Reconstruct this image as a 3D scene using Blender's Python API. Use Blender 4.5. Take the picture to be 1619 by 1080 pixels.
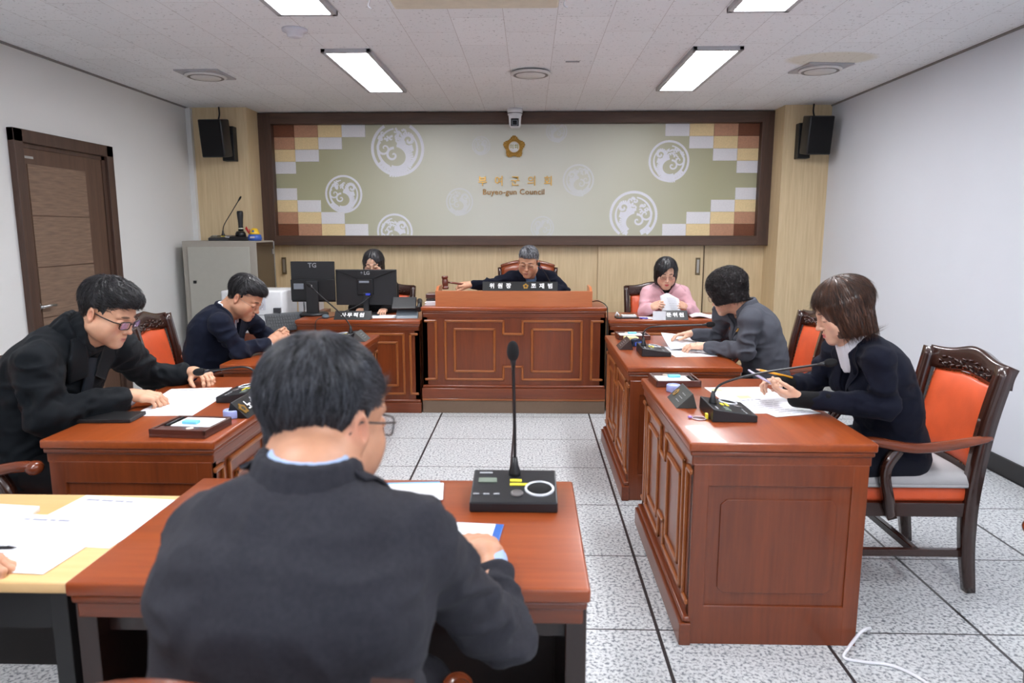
import bpy, bmesh, math, random
import numpy as np
from mathutils import Vector, Matrix, Euler

for o in list(bpy.data.objects): bpy.data.objects.remove(o)
SC = bpy.context.scene
COL = SC.collection
PI = math.pi
def R(d): return math.radians(d)

# ------------------------------------------------------------------ camera, world, exposure
cam_d = bpy.data.cameras.new('camera'); cam = bpy.data.objects.new('camera', cam_d); COL.objects.link(cam)
cam.location = (0, 0, 1.485)
cam.rotation_euler = (R(90 - 9.03), 0, R(1.457))
cam_d.sensor_width = 36; cam_d.lens = 36 * 1107 / 1619
cam_d.clip_start = .05; cam_d.clip_end = 60
cam_d.dof.use_dof = True; cam_d.dof.focus_distance = 4.2; cam_d.dof.aperture_fstop = 4.0
SC.camera = cam
W = bpy.data.worlds.new('world'); SC.world = W; W.use_nodes = True
W.node_tree.nodes['Background'].inputs[0].default_value = (.75, .82, 1, 1)
W.node_tree.nodes['Background'].inputs[1].default_value = .3
SC.view_settings.view_transform = 'Standard'; SC.view_settings.look = 'None'
SC.view_settings.gamma = 1; SC.view_settings.use_curve_mapping = False
SC.view_settings.exposure = 0.0
LIGHT = 34.0          # luminance of the ceiling panels

# ------------------------------------------------------------------ materials
def lin(c):
    return tuple(((v / 255) / 12.92 if v / 255 <= .04045 else ((v / 255 + .055) / 1.055) ** 2.4) for v in c)
def srgb(r, g, b): return (*lin((r, g, b)), 1)
MATS = {}
def nt_of(name):
    m = bpy.data.materials.new(name); m.use_nodes = True; nt = m.node_tree
    return m, nt, nt.nodes['Principled BSDF']
def mat(name, col, rough=.5, metal=0, coat=0, var=.06, scale=20, bump=0, bscale=200, stretch=(1, 1, 1), emit=None, sheen=0, spec=.5, alpha=None, trans=0):
    if name in MATS: return MATS[name]
    m, nt, b = nt_of(name)
    tc = nt.nodes.new('ShaderNodeTexCoord'); mp = nt.nodes.new('ShaderNodeMapping'); mp.inputs['Scale'].default_value = stretch
    nt.links.new(tc.outputs['Object'], mp.inputs[0])
    n = nt.nodes.new('ShaderNodeTexNoise'); n.inputs['Scale'].default_value = scale; n.inputs['Detail'].default_value = 4
    nt.links.new(mp.outputs[0], n.inputs['Vector'])
    r = nt.nodes.new('ShaderNodeValToRGB'); c = srgb(*col)
    r.color_ramp.elements[0].position = .3; r.color_ramp.elements[1].position = .7
    r.color_ramp.elements[0].color = tuple(v * (1 - var) for v in c[:3]) + (1,)
    r.color_ramp.elements[1].color = tuple(min(1, v * (1 + var)) for v in c[:3]) + (1,)
    nt.links.new(n.outputs[0], r.inputs[0]); nt.links.new(r.outputs[0], b.inputs['Base Color'])
    b.inputs['Roughness'].default_value = rough; b.inputs['Metallic'].default_value = metal
    b.inputs['Coat Weight'].default_value = coat; b.inputs['Coat Roughness'].default_value = .08
    b.inputs['Sheen Weight'].default_value = sheen; b.inputs['Specular IOR Level'].default_value = spec
    b.inputs['Transmission Weight'].default_value = trans
    if emit: b.inputs['Emission Color'].default_value = srgb(*emit[0]); b.inputs['Emission Strength'].default_value = emit[1]
    if alpha is not None: b.inputs['Alpha'].default_value = alpha
    if bump:
        n2 = nt.nodes.new('ShaderNodeTexNoise'); n2.inputs['Scale'].default_value = bscale; n2.inputs['Detail'].default_value = 3
        nt.links.new(mp.outputs[0], n2.inputs['Vector'])
        bp = nt.nodes.new('ShaderNodeBump'); bp.inputs['Strength'].default_value = bump; bp.inputs['Distance'].default_value = .004
        nt.links.new(n2.outputs[0], bp.inputs['Height']); nt.links.new(bp.outputs[0], b.inputs['Normal'])
    MATS[name] = m; return m
def wood(name, c1, c2, axis='x', scale=6, rough=.3, coat=.3, fine=.35):
    if name in MATS: return MATS[name]
    m, nt, b = nt_of(name)
    st = {'x': (.12, 1.6, 1.6), 'y': (1.6, .12, 1.6), 'z': (1.6, 1.6, .12)}[axis]
    tc = nt.nodes.new('ShaderNodeTexCoord'); mp = nt.nodes.new('ShaderNodeMapping'); mp.inputs['Scale'].default_value = st
    nt.links.new(tc.outputs['Object'], mp.inputs[0])
    n = nt.nodes.new('ShaderNodeTexNoise'); n.inputs['Scale'].default_value = scale; n.inputs['Detail'].default_value = 6; n.inputs['Distortion'].default_value = .6
    n2 = nt.nodes.new('ShaderNodeTexNoise'); n2.inputs['Scale'].default_value = scale * 9; n2.inputs['Detail'].default_value = 3
    nt.links.new(mp.outputs[0], n.inputs['Vector']); nt.links.new(mp.outputs[0], n2.inputs['Vector'])
    mx = nt.nodes.new('ShaderNodeMix'); mx.data_type = 'FLOAT'; mx.inputs[0].default_value = fine
    nt.links.new(n.outputs[0], mx.inputs[2]); nt.links.new(n2.outputs[0], mx.inputs[3])
    r = nt.nodes.new('ShaderNodeValToRGB'); r.color_ramp.elements[0].position = .32; r.color_ramp.elements[1].position = .68
    r.color_ramp.elements[0].color = srgb(*c1); r.color_ramp.elements[1].color = srgb(*c2)
    nt.links.new(mx.outputs[0], r.inputs[0]); nt.links.new(r.outputs[0], b.inputs['Base Color'])
    b.inputs['Roughness'].default_value = rough; b.inputs['Coat Weight'].default_value = coat; b.inputs['Coat Roughness'].default_value = .06
    MATS[name] = m; return m

M_desk_top = lambda: wood('cherry_top', (126, 54, 20), (158, 76, 32), 'x', 5, .30, .2)
M_desk = lambda: wood('cherry_body', (96, 42, 16), (126, 59, 25), 'z', 6, .32, .25)
M_deskh = lambda: wood('cherry_body_horizontal', (98, 43, 17), (130, 61, 26), 'x', 6, .32, .25)
M_mould = lambda: wood('cherry_moulding', (140, 74, 30), (162, 92, 40), 'x', 8, .32, .25)
M_dark = lambda: wood('dark_chair_wood', (40, 20, 14), (60, 30, 20), 'z', 10, .25, .5)
M_orange = lambda: mat('orange_leather', (216, 88, 46), .42, var=.07, scale=12, bump=.25, bscale=260, coat=.1)
M_black = lambda: mat('black_plastic', (24, 25, 28), .38, var=.05)
M_foam = lambda: mat('black_foam', (18, 18, 20), .95, var=.15, scale=500, bump=.8, bscale=700)
M_paper = lambda: mat('white_paper', (236, 238, 243), .7, var=.012, scale=3)
M_metal = lambda: mat('brushed_metal', (190, 190, 190), .3, 1)
M_gold = lambda: mat('gold_metal', (205, 160, 80), .28, .9, var=.1)
M_ink = lambda: mat('grey_ink', (110, 112, 122), .7)
M_white = lambda: mat('white_plastic', (226, 228, 230), .4, var=.02)
M_yellow = lambda: mat('yellow_label', (238, 222, 60), .5, var=.02)

# ------------------------------------------------------------------ objects
def setp(o, label=None, cat=None, group=None, kind=None):
    if label: o['label'] = label
    if cat: o['category'] = cat
    if group: o['group'] = group
    if kind: o['kind'] = kind
    return o
def thing(name, label, cat, loc=(0, 0, 0), rz=0, group=None, kind=None):
    o = bpy.data.objects.new(name, None); COL.objects.link(o); o.empty_display_size = .05
    o.location = loc; o.rotation_euler = (0, 0, R(rz)); return setp(o, label, cat, group, kind)
def link(name, me, m=None, parent=None, label=None):
    if isinstance(m, (list, tuple)):
        for q in m: me.materials.append(q)
    elif m: me.materials.append(m)
    o = bpy.data.objects.new(name, me); COL.objects.link(o)
    if parent: o.parent = parent
    if label: o['label'] = label
    return o
def copy_tree(o, parent=None):
    c = o.copy(); COL.objects.link(c); c.parent = parent
    for ch in [k for k in bpy.data.objects if k.parent == o]: copy_tree(ch, c)
    return c
def kids_first(o): return [k for k in bpy.data.objects if k.parent == o]

class MB:
    def __init__(s): s.bm = bmesh.new()
    def _tr(s, vs, M):
        if M is not None: bmesh.ops.transform(s.bm, matrix=M, verts=vs)
    def box(s, x0, x1, y0, y1, z0, z1, bev=0, seg=2, M=None, mi=0):
        r = bmesh.ops.create_cube(s.bm, size=1); vs = r['verts']
        for v in vs:
            v.co = Vector((x0 + (v.co.x + .5) * (x1 - x0), y0 + (v.co.y + .5) * (y1 - y0), z0 + (v.co.z + .5) * (z1 - z0)))
        fs = set(f for v in vs for f in v.link_faces)
        if bev:
            es = list(set(e for v in vs for e in v.link_edges))
            bev = min(bev, .49 * min(abs(x1 - x0), abs(y1 - y0), abs(z1 - z0)))
            g = bmesh.ops.bevel(s.bm, geom=es, offset=bev, segments=seg, affect='EDGES', profile=.5)
            vs = list(set(v for f in g['faces'] for v in f.verts) | set(v for v in vs if v.is_valid))
            fs = set(f for v in vs for f in v.link_faces)
        for f in fs: f.material_index = mi; f.smooth = bool(bev and seg > 2)
        s._tr(vs, M); return s
    def prism(s, pts, a, b, axis='y', M=None, mi=0, bev=0):
        def P(p, t):
            return {'y': (p[0], t, p[1]), 'x': (t, p[0], p[1]), 'z': (p[0], p[1], t)}[axis]
        v0 = [s.bm.verts.new(P(p, a)) for p in pts]; v1 = [s.bm.verts.new(P(p, b)) for p in pts]
        fs = [s.bm.faces.new(v0), s.bm.faces.new(list(reversed(v1)))]
        n = len(pts)
        for i in range(n): fs.append(s.bm.faces.new((v0[i], v1[i], v1[(i + 1) % n], v0[(i + 1) % n])))
        bmesh.ops.recalc_face_normals(s.bm, faces=fs)
        for f in fs: f.material_index = mi
        vs = v0 + v1
        if bev:
            es = list(set(e for f in fs for e in f.edges))
            g = bmesh.ops.bevel(s.bm, geom=es, offset=bev, segments=2, affect='EDGES', profile=.5)
            vs = list(set(v for f in g['faces'] for v in f.verts) | set(v for v in vs if v.is_valid))
            for v in vs:
                for f in v.link_faces: f.material_index = mi
        s._tr(vs, M); return s
    def tube(s, pts, r, n=10, cap=True, M=None, mi=0, flat=1.0, up=None):
        pts = [Vector(p) for p in pts]; rs = r if isinstance(r, (list, tuple)) else [r] * len(pts)
        rings = []; prev = None
        for i, p in enumerate(pts):
            t = (pts[min(i + 1, len(pts) - 1)] - pts[max(i - 1, 0)]).normalized()
            if prev is None:
                u = Vector(up) if up else (Vector((0, 0, 1)) if abs(t.z) < .9 else Vector((1, 0, 0)))
                a = (u - t * u.dot(t)).normalized()
            else: a = (prev - t * prev.dot(t)).normalized()
            prev = a; b = t.cross(a)
            rings.append([s.bm.verts.new(p + (a * math.cos(2 * PI * k / n) * flat + b * math.sin(2 * PI * k / n)) * rs[i]) for k in range(n)])
        for i in range(len(rings) - 1):
            for k in range(n):
                f = s.bm.faces.new((rings[i][k], rings[i][(k + 1) % n], rings[i + 1][(k + 1) % n], rings[i + 1][k])); f.smooth = True; f.material_index = mi
        if cap:
            for rg in (rings[0][::-1], rings[-1]):
                f = s.bm.faces.new(rg); f.material_index = mi
        s._tr([v for rg in rings for v in rg], M); return s
    def lathe(s, prof, n=32, M=None, mi=0, c=(0, 0, 0), cap=True):
        rings = []
        for (r, z) in prof:
            rings.append([s.bm.verts.new((c[0] + r * math.cos(2 * PI * k / n), c[1] + r * math.sin(2 * PI * k / n), c[2] + z)) for k in range(n)])
        for i in range(len(rings) - 1):
            for k in range(n):
                f = s.bm.faces.new((rings[i][k], rings[i][(k + 1) % n], rings[i + 1][(k + 1) % n], rings[i + 1][k])); f.smooth = True; f.material_index = mi
        if cap:
            for rg in (rings[0][::-1], rings[-1]): f = s.bm.faces.new(rg); f.material_index = mi
        s._tr([v for rg in rings for v in rg], M); return s
    def ell(s, c, r, M=None, mi=0, seg=24):
        g = bmesh.ops.create_uvsphere(s.bm, u_segments=seg, v_segments=seg // 2, radius=1)
        for v in g['verts']:
            v.co = Vector((c[0] + v.co.x * r[0], c[1] + v.co.y * r[1], c[2] + v.co.z * r[2]))
            for f in v.link_faces: f.smooth = True; f.material_index = mi
        s._tr(g['verts'], M); return s
    def grid(s, fn, nu, nv, th=0, M=None, mi=0, smooth=True):
        """fn(u,v)->point ; optional thickness along the normal"""
        P = [[Vector(fn(i / nu, j / nv)) for j in range(nv + 1)] for i in range(nu + 1)]
        A = [[s.bm.verts.new(p) for p in row] for row in P]
        fs = []
        for i in range(nu):
            for j in range(nv): fs.append(s.bm.faces.new((A[i][j], A[i + 1][j], A[i + 1][j + 1], A[i][j + 1])))
        vs = [v for r_ in A for v in r_]
        if th:
            for f in fs: f.normal_update()
            B = []
            for i in range(nu + 1):
                row = []
                for j in range(nv + 1):
                    n = Vector((0, 0, 0))
                    for f in A[i][j].link_faces: n += f.normal
                    row.append(P[i][j] - n.normalized() * th)
                B.append(row)
            B = [[s.bm.verts.new(p) for p in row] for row in B]
            for i in range(nu):
                for j in range(nv): fs.append(s.bm.faces.new((B[i][j + 1], B[i + 1][j + 1], B[i + 1][j], B[i][j])))
            for i in range(nu):
                fs.append(s.bm.faces.new((A[i + 1][0], A[i][0], B[i][0], B[i + 1][0]))); fs.append(s.bm.faces.new((A[i][nv], A[i + 1][nv], B[i + 1][nv], B[i][nv])))
            for j in range(nv):
                fs.append(s.bm.faces.new((A[0][j], A[0][j + 1], B[0][j + 1], B[0][j]))); fs.append(s.bm.faces.new((A[nu][j + 1], A[nu][j], B[nu][j], B[nu][j + 1])))
            vs += [v for r_ in B for v in r_]
        for f in fs: f.smooth = smooth; f.material_index = mi
        s._tr(vs, M); return s
    def build(s, name, m=None, parent=None, label=None):
        me = bpy.data.meshes.new(name); s.bm.to_mesh(me); s.bm.free()
        return link(name, me, m, parent, label)

def text(name, body, size, m, parent, M, extrude=.0008, bold=0.0, spacing=1.0, sx=1.0, label=None):
    cu = bpy.data.curves.new(name, 'FONT'); cu.body = body; cu.size = size; cu.extrude = extrude; cu.offset = bold
    cu.align_x = 'CENTER'; cu.align_y = 'CENTER'; cu.space_character = spacing; cu.resolution_u = 2
    o = bpy.data.objects.new(name, cu); COL.objects.link(o)
    dg = bpy.context.evaluated_depsgraph_get(); me = bpy.data.meshes.new_from_object(o.evaluated_get(dg))
    bpy.data.objects.remove(o); me.materials.clear()
    me.transform(Matrix.Diagonal((sx, 1, 1, 1)))
    me.transform(M)
    return link(name, me, m, parent, label)
def TR(x, y, z, rx=0, ry=0, rz=0): return Matrix.Translation((x, y, z)) @ Euler((R(rx), R(ry), R(rz))).to_matrix().to_4x4()
def bez(ps, n=16):
    """Catmull-Rom through points"""
    ps = [Vector(p) for p in ps]; P = [ps[0] * 2 - ps[1]] + ps + [ps[-1] * 2 - ps[-2]]; out = []
    for i in range(1, len(P) - 2):
        for k in range(n):
            t = k / n; a, b, c, d = P[i - 1], P[i], P[i + 1], P[i + 2]
            out.append(.5 * ((2 * b) + (c - a) * t + (2 * a - 5 * b + 4 * c - d) * t * t + (3 * b - a - 3 * c + d) * t ** 3))
    out.append(ps[-1]); return out

# ------------------------------------------------------------------ the room
XL, XR, YB, YF, HC = -3.39, 2.91, 7.10, -2.6, 2.68
YR = 7.56
def floor_mat():
    m, nt, b = nt_of('terrazzo_floor'); N = nt.nodes.new; L = nt.links.new
    tc = N('ShaderNodeTexCoord')
    v = N('ShaderNodeTexNoise'); v.inputs['Scale'].default_value = 75; v.inputs['Detail'].default_value = 3; v.inputs['Roughness'].default_value = .6
    L(tc.outputs['Object'], v.inputs['Vector'])
    r = N('ShaderNodeValToRGB'); e = r.color_ramp.elements
    e[0].position = .37; e[0].color = srgb(112, 118, 126); e[1].position = .50; e[1].color = srgb(200, 203, 204)
    x = e.new(.60); x.color = srgb(213, 216, 217)
    L(v.outputs[0], r.inputs[0])
    n = N('ShaderNodeTexNoise'); n.inputs['Scale'].default_value = 1.2; L(tc.outputs['Object'], n.inputs['Vector'])
    sp = N('ShaderNodeSeparateXYZ'); L(tc.outputs['Object'], sp.inputs[0])
    def line(out, off, per, w):
        a = N('ShaderNodeMath'); a.operation = 'ADD'; a.inputs[1].default_value = -off + per * 40 + per / 2; L(out, a.inputs[0])
        q = N('ShaderNodeMath'); q.operation = 'MODULO'; q.inputs[1].default_value = per; L(a.outputs[0], q.inputs[0])
        s_ = N('ShaderNodeMath'); s_.operation = 'SUBTRACT'; s_.inputs[1].default_value = per / 2; L(q.outputs[0], s_.inputs[0])
        ab = N('ShaderNodeMath'); ab.operation = 'ABSOLUTE'; L(s_.outputs[0], ab.inputs[0])
        lt = N('ShaderNodeMath'); lt.operation = 'LESS_THAN'; lt.inputs[1].default_value = w; L(ab.outputs[0], lt.inputs[0]); return lt.outputs[0]
    mxx = N('ShaderNodeMath'); mxx.operation = 'MAXIMUM'
    L(line(sp.outputs[0], .485, .601, .0065), mxx.inputs[0]); L(line(sp.outputs[1], 4.867, .606, .004), mxx.inputs[1])
    mx = N('ShaderNodeMix'); mx.data_type = 'RGBA'; L(mxx.outputs[0], mx.inputs[0]); L(r.outputs[0], mx.inputs[6]); mx.inputs[7].default_value = srgb(52, 50, 52)
    L(mx.outputs[2], b.inputs['Base Color']); b.inputs['Roughness'].default_value = .32
    return m
def ceil_mat():
    m, nt, b = nt_of('ceiling_tile'); N = nt.nodes.new; L = nt.links.new
    tc = N('ShaderNodeTexCoord'); mp = N('ShaderNodeMapping'); L(tc.outputs['Object'], mp.inputs[0])
    mp.inputs['Rotation'].default_value = (0, 0, R(90)); mp.inputs['Location'].default_value = (-3.97, -.148, 0)
    br = N('ShaderNodeTexBrick'); L(mp.outputs[0], br.inputs['Vector'])
    br.inputs['Scale'].default_value = 1; br.inputs['Brick Width'].default_value = .606; br.inputs['Row Height'].default_value = .303
    br.inputs['Mortar Size'].default_value = .0014; br.inputs['Mortar Smooth'].default_value = .2; br.offset = .5
    br.inputs['Color1'].default_value = srgb(238, 240, 243); br.inputs['Color2'].default_value = srgb(233, 235, 238); br.inputs['Mortar'].default_value = srgb(188, 183, 183)
    n = N('ShaderNodeTexNoise'); n.inputs['Scale'].default_value = 55; n.inputs['Detail'].default_value = 4; L(tc.outputs['Object'], n.inputs['Vector'])
    r = N('ShaderNodeValToRGB'); r.color_ramp.elements[0].position = .30; r.color_ramp.elements[0].color = srgb(205, 205, 205); r.color_ramp.elements[1].position = .38; r.color_ramp.elements[1].color = (1, 1, 1, 1)
    L(n.outputs[0], r.inputs[0])
    mx = N('ShaderNodeMix'); mx.data_type = 'RGBA'; mx.blend_type = 'MULTIPLY'; mx.inputs[0].default_value = 1
    L(br.outputs[0], mx.inputs[6]); L(r.outputs[0], mx.inputs[7])
    # water stain round the right-hand diffuser
    gd = N('ShaderNodeMapping'); gd.inputs['Location'].default_value = (-2.12 / .33, -5.25 / .22, -HC); gd.inputs['Scale'].default_value = (1 / .33, 1 / .22, 1); L(tc.outputs['Object'], gd.inputs[0])
    ln = N('ShaderNodeVectorMath'); ln.operation = 'LENGTH'; L(gd.outputs[0], ln.inputs[0])
    rr = N('ShaderNodeValToRGB'); rr.color_ramp.elements[0].position = .8; rr.color_ramp.elements[0].color = (.45, .45, .45, 1); rr.color_ramp.elements[1].position = 1; rr.color_ramp.elements[1].color = (0, 0, 0, 1)
    L(ln.outputs['Value'], rr.inputs[0])
    m2 = N('ShaderNodeMix'); m2.data_type = 'RGBA'; L(rr.outputs[0], m2.inputs[0]); L(mx.outputs[2], m2.inputs[6]); m2.inputs[7].default_value = srgb(205, 190, 150)
    L(m2.outputs[2], b.inputs['Base Color']); b.inputs['Roughness'].default_value = .85
    bp = N('ShaderNodeBump'); bp.inputs['Strength'].default_value = .3; bp.inputs['Distance'].default_value = .003; L(n.outputs[0], bp.inputs['Height']); L(bp.outputs[0], b.inputs['Normal'])
    return m
def panelwood_mat():
    m, nt, b = nt_of('maple_panel'); N = nt.nodes.new; L = nt.links.new
    tc = N('ShaderNodeTexCoord'); mp = N('ShaderNodeMapping'); mp.inputs['Scale'].default_value = (1, 1, .06); L(tc.outputs['Object'], mp.inputs[0])
    n = N('ShaderNodeTexNoise'); n.inputs['Scale'].default_value = 55; n.inputs['Detail'].default_value = 4; L(mp.outputs[0], n.inputs['Vector'])
    r = N('ShaderNodeValToRGB'); r.color_ramp.elements[0].position = .3; r.color_ramp.elements[0].color = srgb(204, 180, 140); r.color_ramp.elements[1].position = .7; r.color_ramp.elements[1].color = srgb(219, 197, 158)
    L(n.outputs[0], r.inputs[0]); L(r.outputs[0], b.inputs['Base Color']); b.inputs['Roughness'].default_value = .45
    return m
M_wallL = mat('wall_paint', (222, 222, 220), .8, var=.01, scale=2)
M_wallR = mat('wall_paint_cool', (216, 219, 226), .8, var=.01, scale=2)  # right wall: bluish cast of daylight put into the paint colour
M_panel = panelwood_mat()
M_darktrim = wood('walnut_trim', (66, 47, 38), (92, 68, 54), 'x', 10, .5, 0)
M_darktrimz = wood('walnut_trim_vertical', (62, 44, 35), (86, 62, 50), 'z', 10, .5, 0)

def structure(name, mb, m, parent=None):
    o = mb.build(name, m, parent)
    if not parent: o['kind'] = 'structure'
    return o
structure('floor', MB().box(XL - .1, XR + .1, YF - .1, YR + .1, -.05, 0), floor_mat())
structure('ceiling', MB().box(XL - .1, XR + .1, YF - .1, YR + .1, HC, HC + .05), ceil_mat())
structure('wall_left', MB().box(XL - .1, XL, YF - .1, YR + .1, 0, HC), M_wallL)
structure('wall_right', MB().box(XR, XR + .1, YF - .1, YR + .1, 0, HC), M_wallR)
wf = MB()
for a, b_, c, d in ((XL, XR, 0, .9), (XL, XR, 2.3, HC), (XL, -2.6, .9, 2.3), (-.5, .1, .9, 2.3), (2.2, XR, .9, 2.3)): wf.box(a, b_, YF - .1, YF, c, d)
structure('wall_front', wf, M_wallL)
for n_, (a, b_) in enumerate(((-2.6, -.5), (.1, 2.2))):  # unseen windows with glowing panes, added behind the camera for fill light
    wn = thing('window_%d' % (n_ + 1), None, None, ((a + b_) / 2, YF - .05, .9)); wn['kind'] = 'structure'; hw = (b_ - a) / 2
    MB().box(-hw, hw, -.02, -.01, 0, 1.4).build('daylit_pane', mat('daylight_pane', (220, 230, 255), .5, emit=((214, 228, 255), 1.2)), wn)
    fr = MB(); fr.box(-hw, hw, -.01, .03, 0, .05); fr.box(-hw, hw, -.01, .03, 1.35, 1.4); fr.box(-.025, .025, -.01, .03, .05, 1.35); fr.box(-hw, -hw + .05, -.01, .03, .05, 1.35); fr.box(hw - .05, hw, -.01, .03, .05, 1.35); fr.build('window_frame', mat('window_frame_white', (225, 225, 225), .4), wn)
wb = MB()
wb.box(XL, XR, YR, YR + .1, 0, HC)
wb.box(XL + .02, -2.80, YB, YR, 0, HC)                   # left pier
wb.box(2.46, XR, YB, YR, 0, HC)                          # right pier
wback = structure('wall_back', wb, M_panel)
# lower storage run with sliding panels
MB().box(-2.80, 2.46, 7.50, 7.555, 0, 1.33).build('storage_front', M_panel, wback)
for i, (a, b_) in enumerate(((.72, 1.83),)):
    MB().box(a, b_, 7.47, 7.50, .12, 1.325).build('sliding_panel', M_panel, wback)
MB().box(.73, 1.82, 7.464, 7.472, .12, .74).build('panel_rail', M_panel, wback)
MB().box(1.825, 1.835, 7.462, 7.50, .12, 1.325).build('panel_gap', mat('gap_shadow', (88, 70, 50), .8), wback)
for x in (1.77, -2.63):
    p = MB(); p.box(x - .025, x + .025, 7.459, 7.472, 1.02, 1.20, .004); p.build('recessed_pull', mat('bronze_pull', (120, 105, 80), .4, .6), wback)
    MB().box(x - .012, x + .012, 7.455, 7.460, 1.04, 1.18, .002).build('pull_recess', mat('pull_hollow', (185, 180, 170), .3, .8), wback)
structure('trim_1', MB().box(XL, XL + .05, YB - .045, YB + .02, 0, HC - .01), M_wallL)
structure('baseboard_right', MB().box(XR - .015, XR, YF, YB, 0, .11), mat('dark_baseboard', (40, 40, 42), .5))
structure('baseboard_left', MB().box(XL, XL + .015, YF, 4.60, 0, .11), mat('dark_baseboard', (40, 40, 42), .5))
structure('trim_2', MB().box(XL, XL + .012, YF, YB, HC - .014, HC), mat('shadow_trim', (130, 126, 124), .7))  # thin grey strip along the top of the wall
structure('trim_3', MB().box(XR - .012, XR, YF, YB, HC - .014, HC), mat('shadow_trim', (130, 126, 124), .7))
structure('baseboard_back', MB().box(2.455, XR, YB - .012, YB, 0, .09), M_darktrim)

# door in the left wall
dy0, dy1, dz = 4.60, 5.70, 2.145
dr = thing('door_1', None, None, (XL, 0, 0)); dr['kind'] = 'structure'
f = MB()
f.box(0, .045, dy0, dy0 + .085, 0, dz, .004); f.box(0, .045, dy1 - .085, dy1, 0, dz, .004); f.box(0, .045, dy0, dy1, dz - .085, dz, .004)
f.box(0, .02, dy0 + .085, dy0 + .11, 0, dz - .085); f.box(0, .02, dy1 - .125, dy1 - .085, 0, dz - .085); f.box(0, .02, dy0 + .085, dy1 - .085, dz - .115, dz - .085)
f.build('door_frame', M_darktrimz, dr)
MB().box(.001, .012, dy0 + .10, dy1 - .115, .01, dz - .105).build('door_leaf', wood('door_leaf_wood', (76, 54, 42), (98, 72, 57), 'z', 10, .5, 0), dr)
M_fab = mat('door_panel_weave', (122, 99, 82), .7, var=.22, scale=60, stretch=(1, .12, 1.6))
zs = [.25, .62, .98, 1.30, 1.60, 1.93]
p = MB()
for a, b_ in ((1.585, 1.925), (1.235, 1.578), (.885, 1.228), (.535, .878), (.15, .528)):
    p.box(.012, .017, dy0 + .14, dy1 - .34, a, b_, .001)
p.build('door_panel', M_fab, dr)
h = MB(); h.tube([(.012, 4.70, .965), (.06, 4.70, .965)], .012); h.tube([(.055, 4.69, .965), (.06, 4.78, .968), (.055, 4.83, .966)], .009); h.lathe([(.026, 0), (.026, .012), (.018, .016)], 20, M=TR(.012, 4.70, .965, 0, 90, 0))
h.build('door_handle', M_metal(), dr)
MB().box(.012, .0135, dy0 + .125, dy0 + .21, 1.962, 1.978).build('maker_plate', mat('silver_plate', (180, 180, 180), .4, .5), dr)

# ceiling light panels
M_emit = mat('light_diffuser', (255, 255, 255), .5, emit=((250, 251, 255), LIGHT))
M_lframe = mat('light_frame', (176, 176, 180), .5, var=.02)
names = {(-1, 0): 'ceiling light panel, far left one above the monitors', (1, 0): 'ceiling light panel, far right one with whole frame in view',
         (-1, 1): 'ceiling light panel cut by the top edge, left one', (1, 1): 'ceiling light panel cut by the top edge, right one'}
rows = [4.885, 2.70, .515, -1.67]
for k, y0 in enumerate(rows):
    for sx in (-1, 1):
        cx = -1.235 if sx < 0 else 1.235
        t = thing('ceiling_light', names.get((sx, k), 'ceiling light panel %s the camera, %s side' % ('just above' if k == 2 else 'well behind', 'left' if sx < 0 else 'right')), 'light', (cx, y0 + .69, 2.655), 0, 'ceiling light panels')
        fr = MB(); w, l = .167, .695
        fr.box(-w, w, -l, -l + .03, 0, .026, .003); fr.box(-w, w, l - .03, l, 0, .026, .003); fr.box(-w, -w + .03, -l, l, 0, .026, .003); fr.box(w - .03, w, -l, l, 0, .026, .003)
        fr.build('light_frame', M_lframe, t)
        MB().box(-w + .028, w - .028, -l + .028, l - .028, .006, .024).build('light_diffuser', M_emit, t)

# round diffusers, detector
def diffuser(x, y, sq, label, rz=0):
    t = thing('ceiling_diffuser', label, 'air vent', (x, y, HC), rz, 'round ceiling diffusers')
    if sq: MB().box(-.17, .17, -.17, .17, -.012, 0, .004).build('backing_plate', M_lframe, t)
    d = MB(); d.lathe([(.15, -.012), (.155, -.022), (.135, -.03), (.125, -.02), (.115, -.02), (.11, -.032), (.02, -.036), (.001, -.036)], 40); d.build('diffuser_ring', mat('diffuser_white', (216, 214, 212), .5), t)
    MB().lathe([(.133, -.0295), (.128, -.0315), (.118, -.0315), (.112, -.0295)], 40, cap=False).build('air_gap', mat('grey_gap', (130, 126, 124), .7), t)
diffuser(-2.516, 5.617, True, 'round air diffuser on square plate near left wall')
diffuser(0, 5.594, False, 'round air diffuser flush in middle of ceiling')
diffuser(2.155, 5.522, True, 'round air diffuser on tilted plate beside yellow water stain', 6)
t = thing('smoke_detector', 'round white smoke detector on ceiling left', 'detector', (-1.42, 4.419, HC))
MB().lathe([(.075, 0), (.075, -.014), (.05, -.02), (.045, -.042), (.03, -.05), (.001, -.05)], 32).build('detector_body', mat('detector_white', (214, 214, 222), .5), t)
t = thing('ceiling_slot', 'small grey slot plate set in ceiling tile', 'vent', (.30, 5.277, HC)); MB().box(-.05, .05, -.012, .012, -.006, 0, .002).build('slot_plate', mat('slot_grey', (150, 150, 155), .5), t)

# clear hooks and a cream cover hanging at the very top of the frame
t = thing('screen_housing', 'cream housing under the ceiling at the very top of the frame', 'screen case', (-.28, 3.72, HC))
MB().box(-.42, .42, -.09, .09, -.075, 0, .012, 3).build('housing_case', mat('cream_plastic', (214, 205, 186), .5), t)
for x, lb in ((-.84, 'clear hanging hook at the top left of the ceiling'), (.165, 'clear hanging hook at the top right of the ceiling')):
    t = thing('ceiling_hook', lb, 'hook', (x, 3.80, HC), 0, 'clear ceiling hooks')
    MB().tube(bez([(0, 0, 0), (.012, 0, -.03), (.004, .01, -.055), (.022, .01, -.07)], 6), .005, 8).build('hook_rod', mat('clear_acrylic', (225, 225, 232), .15, .3), t)

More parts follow.
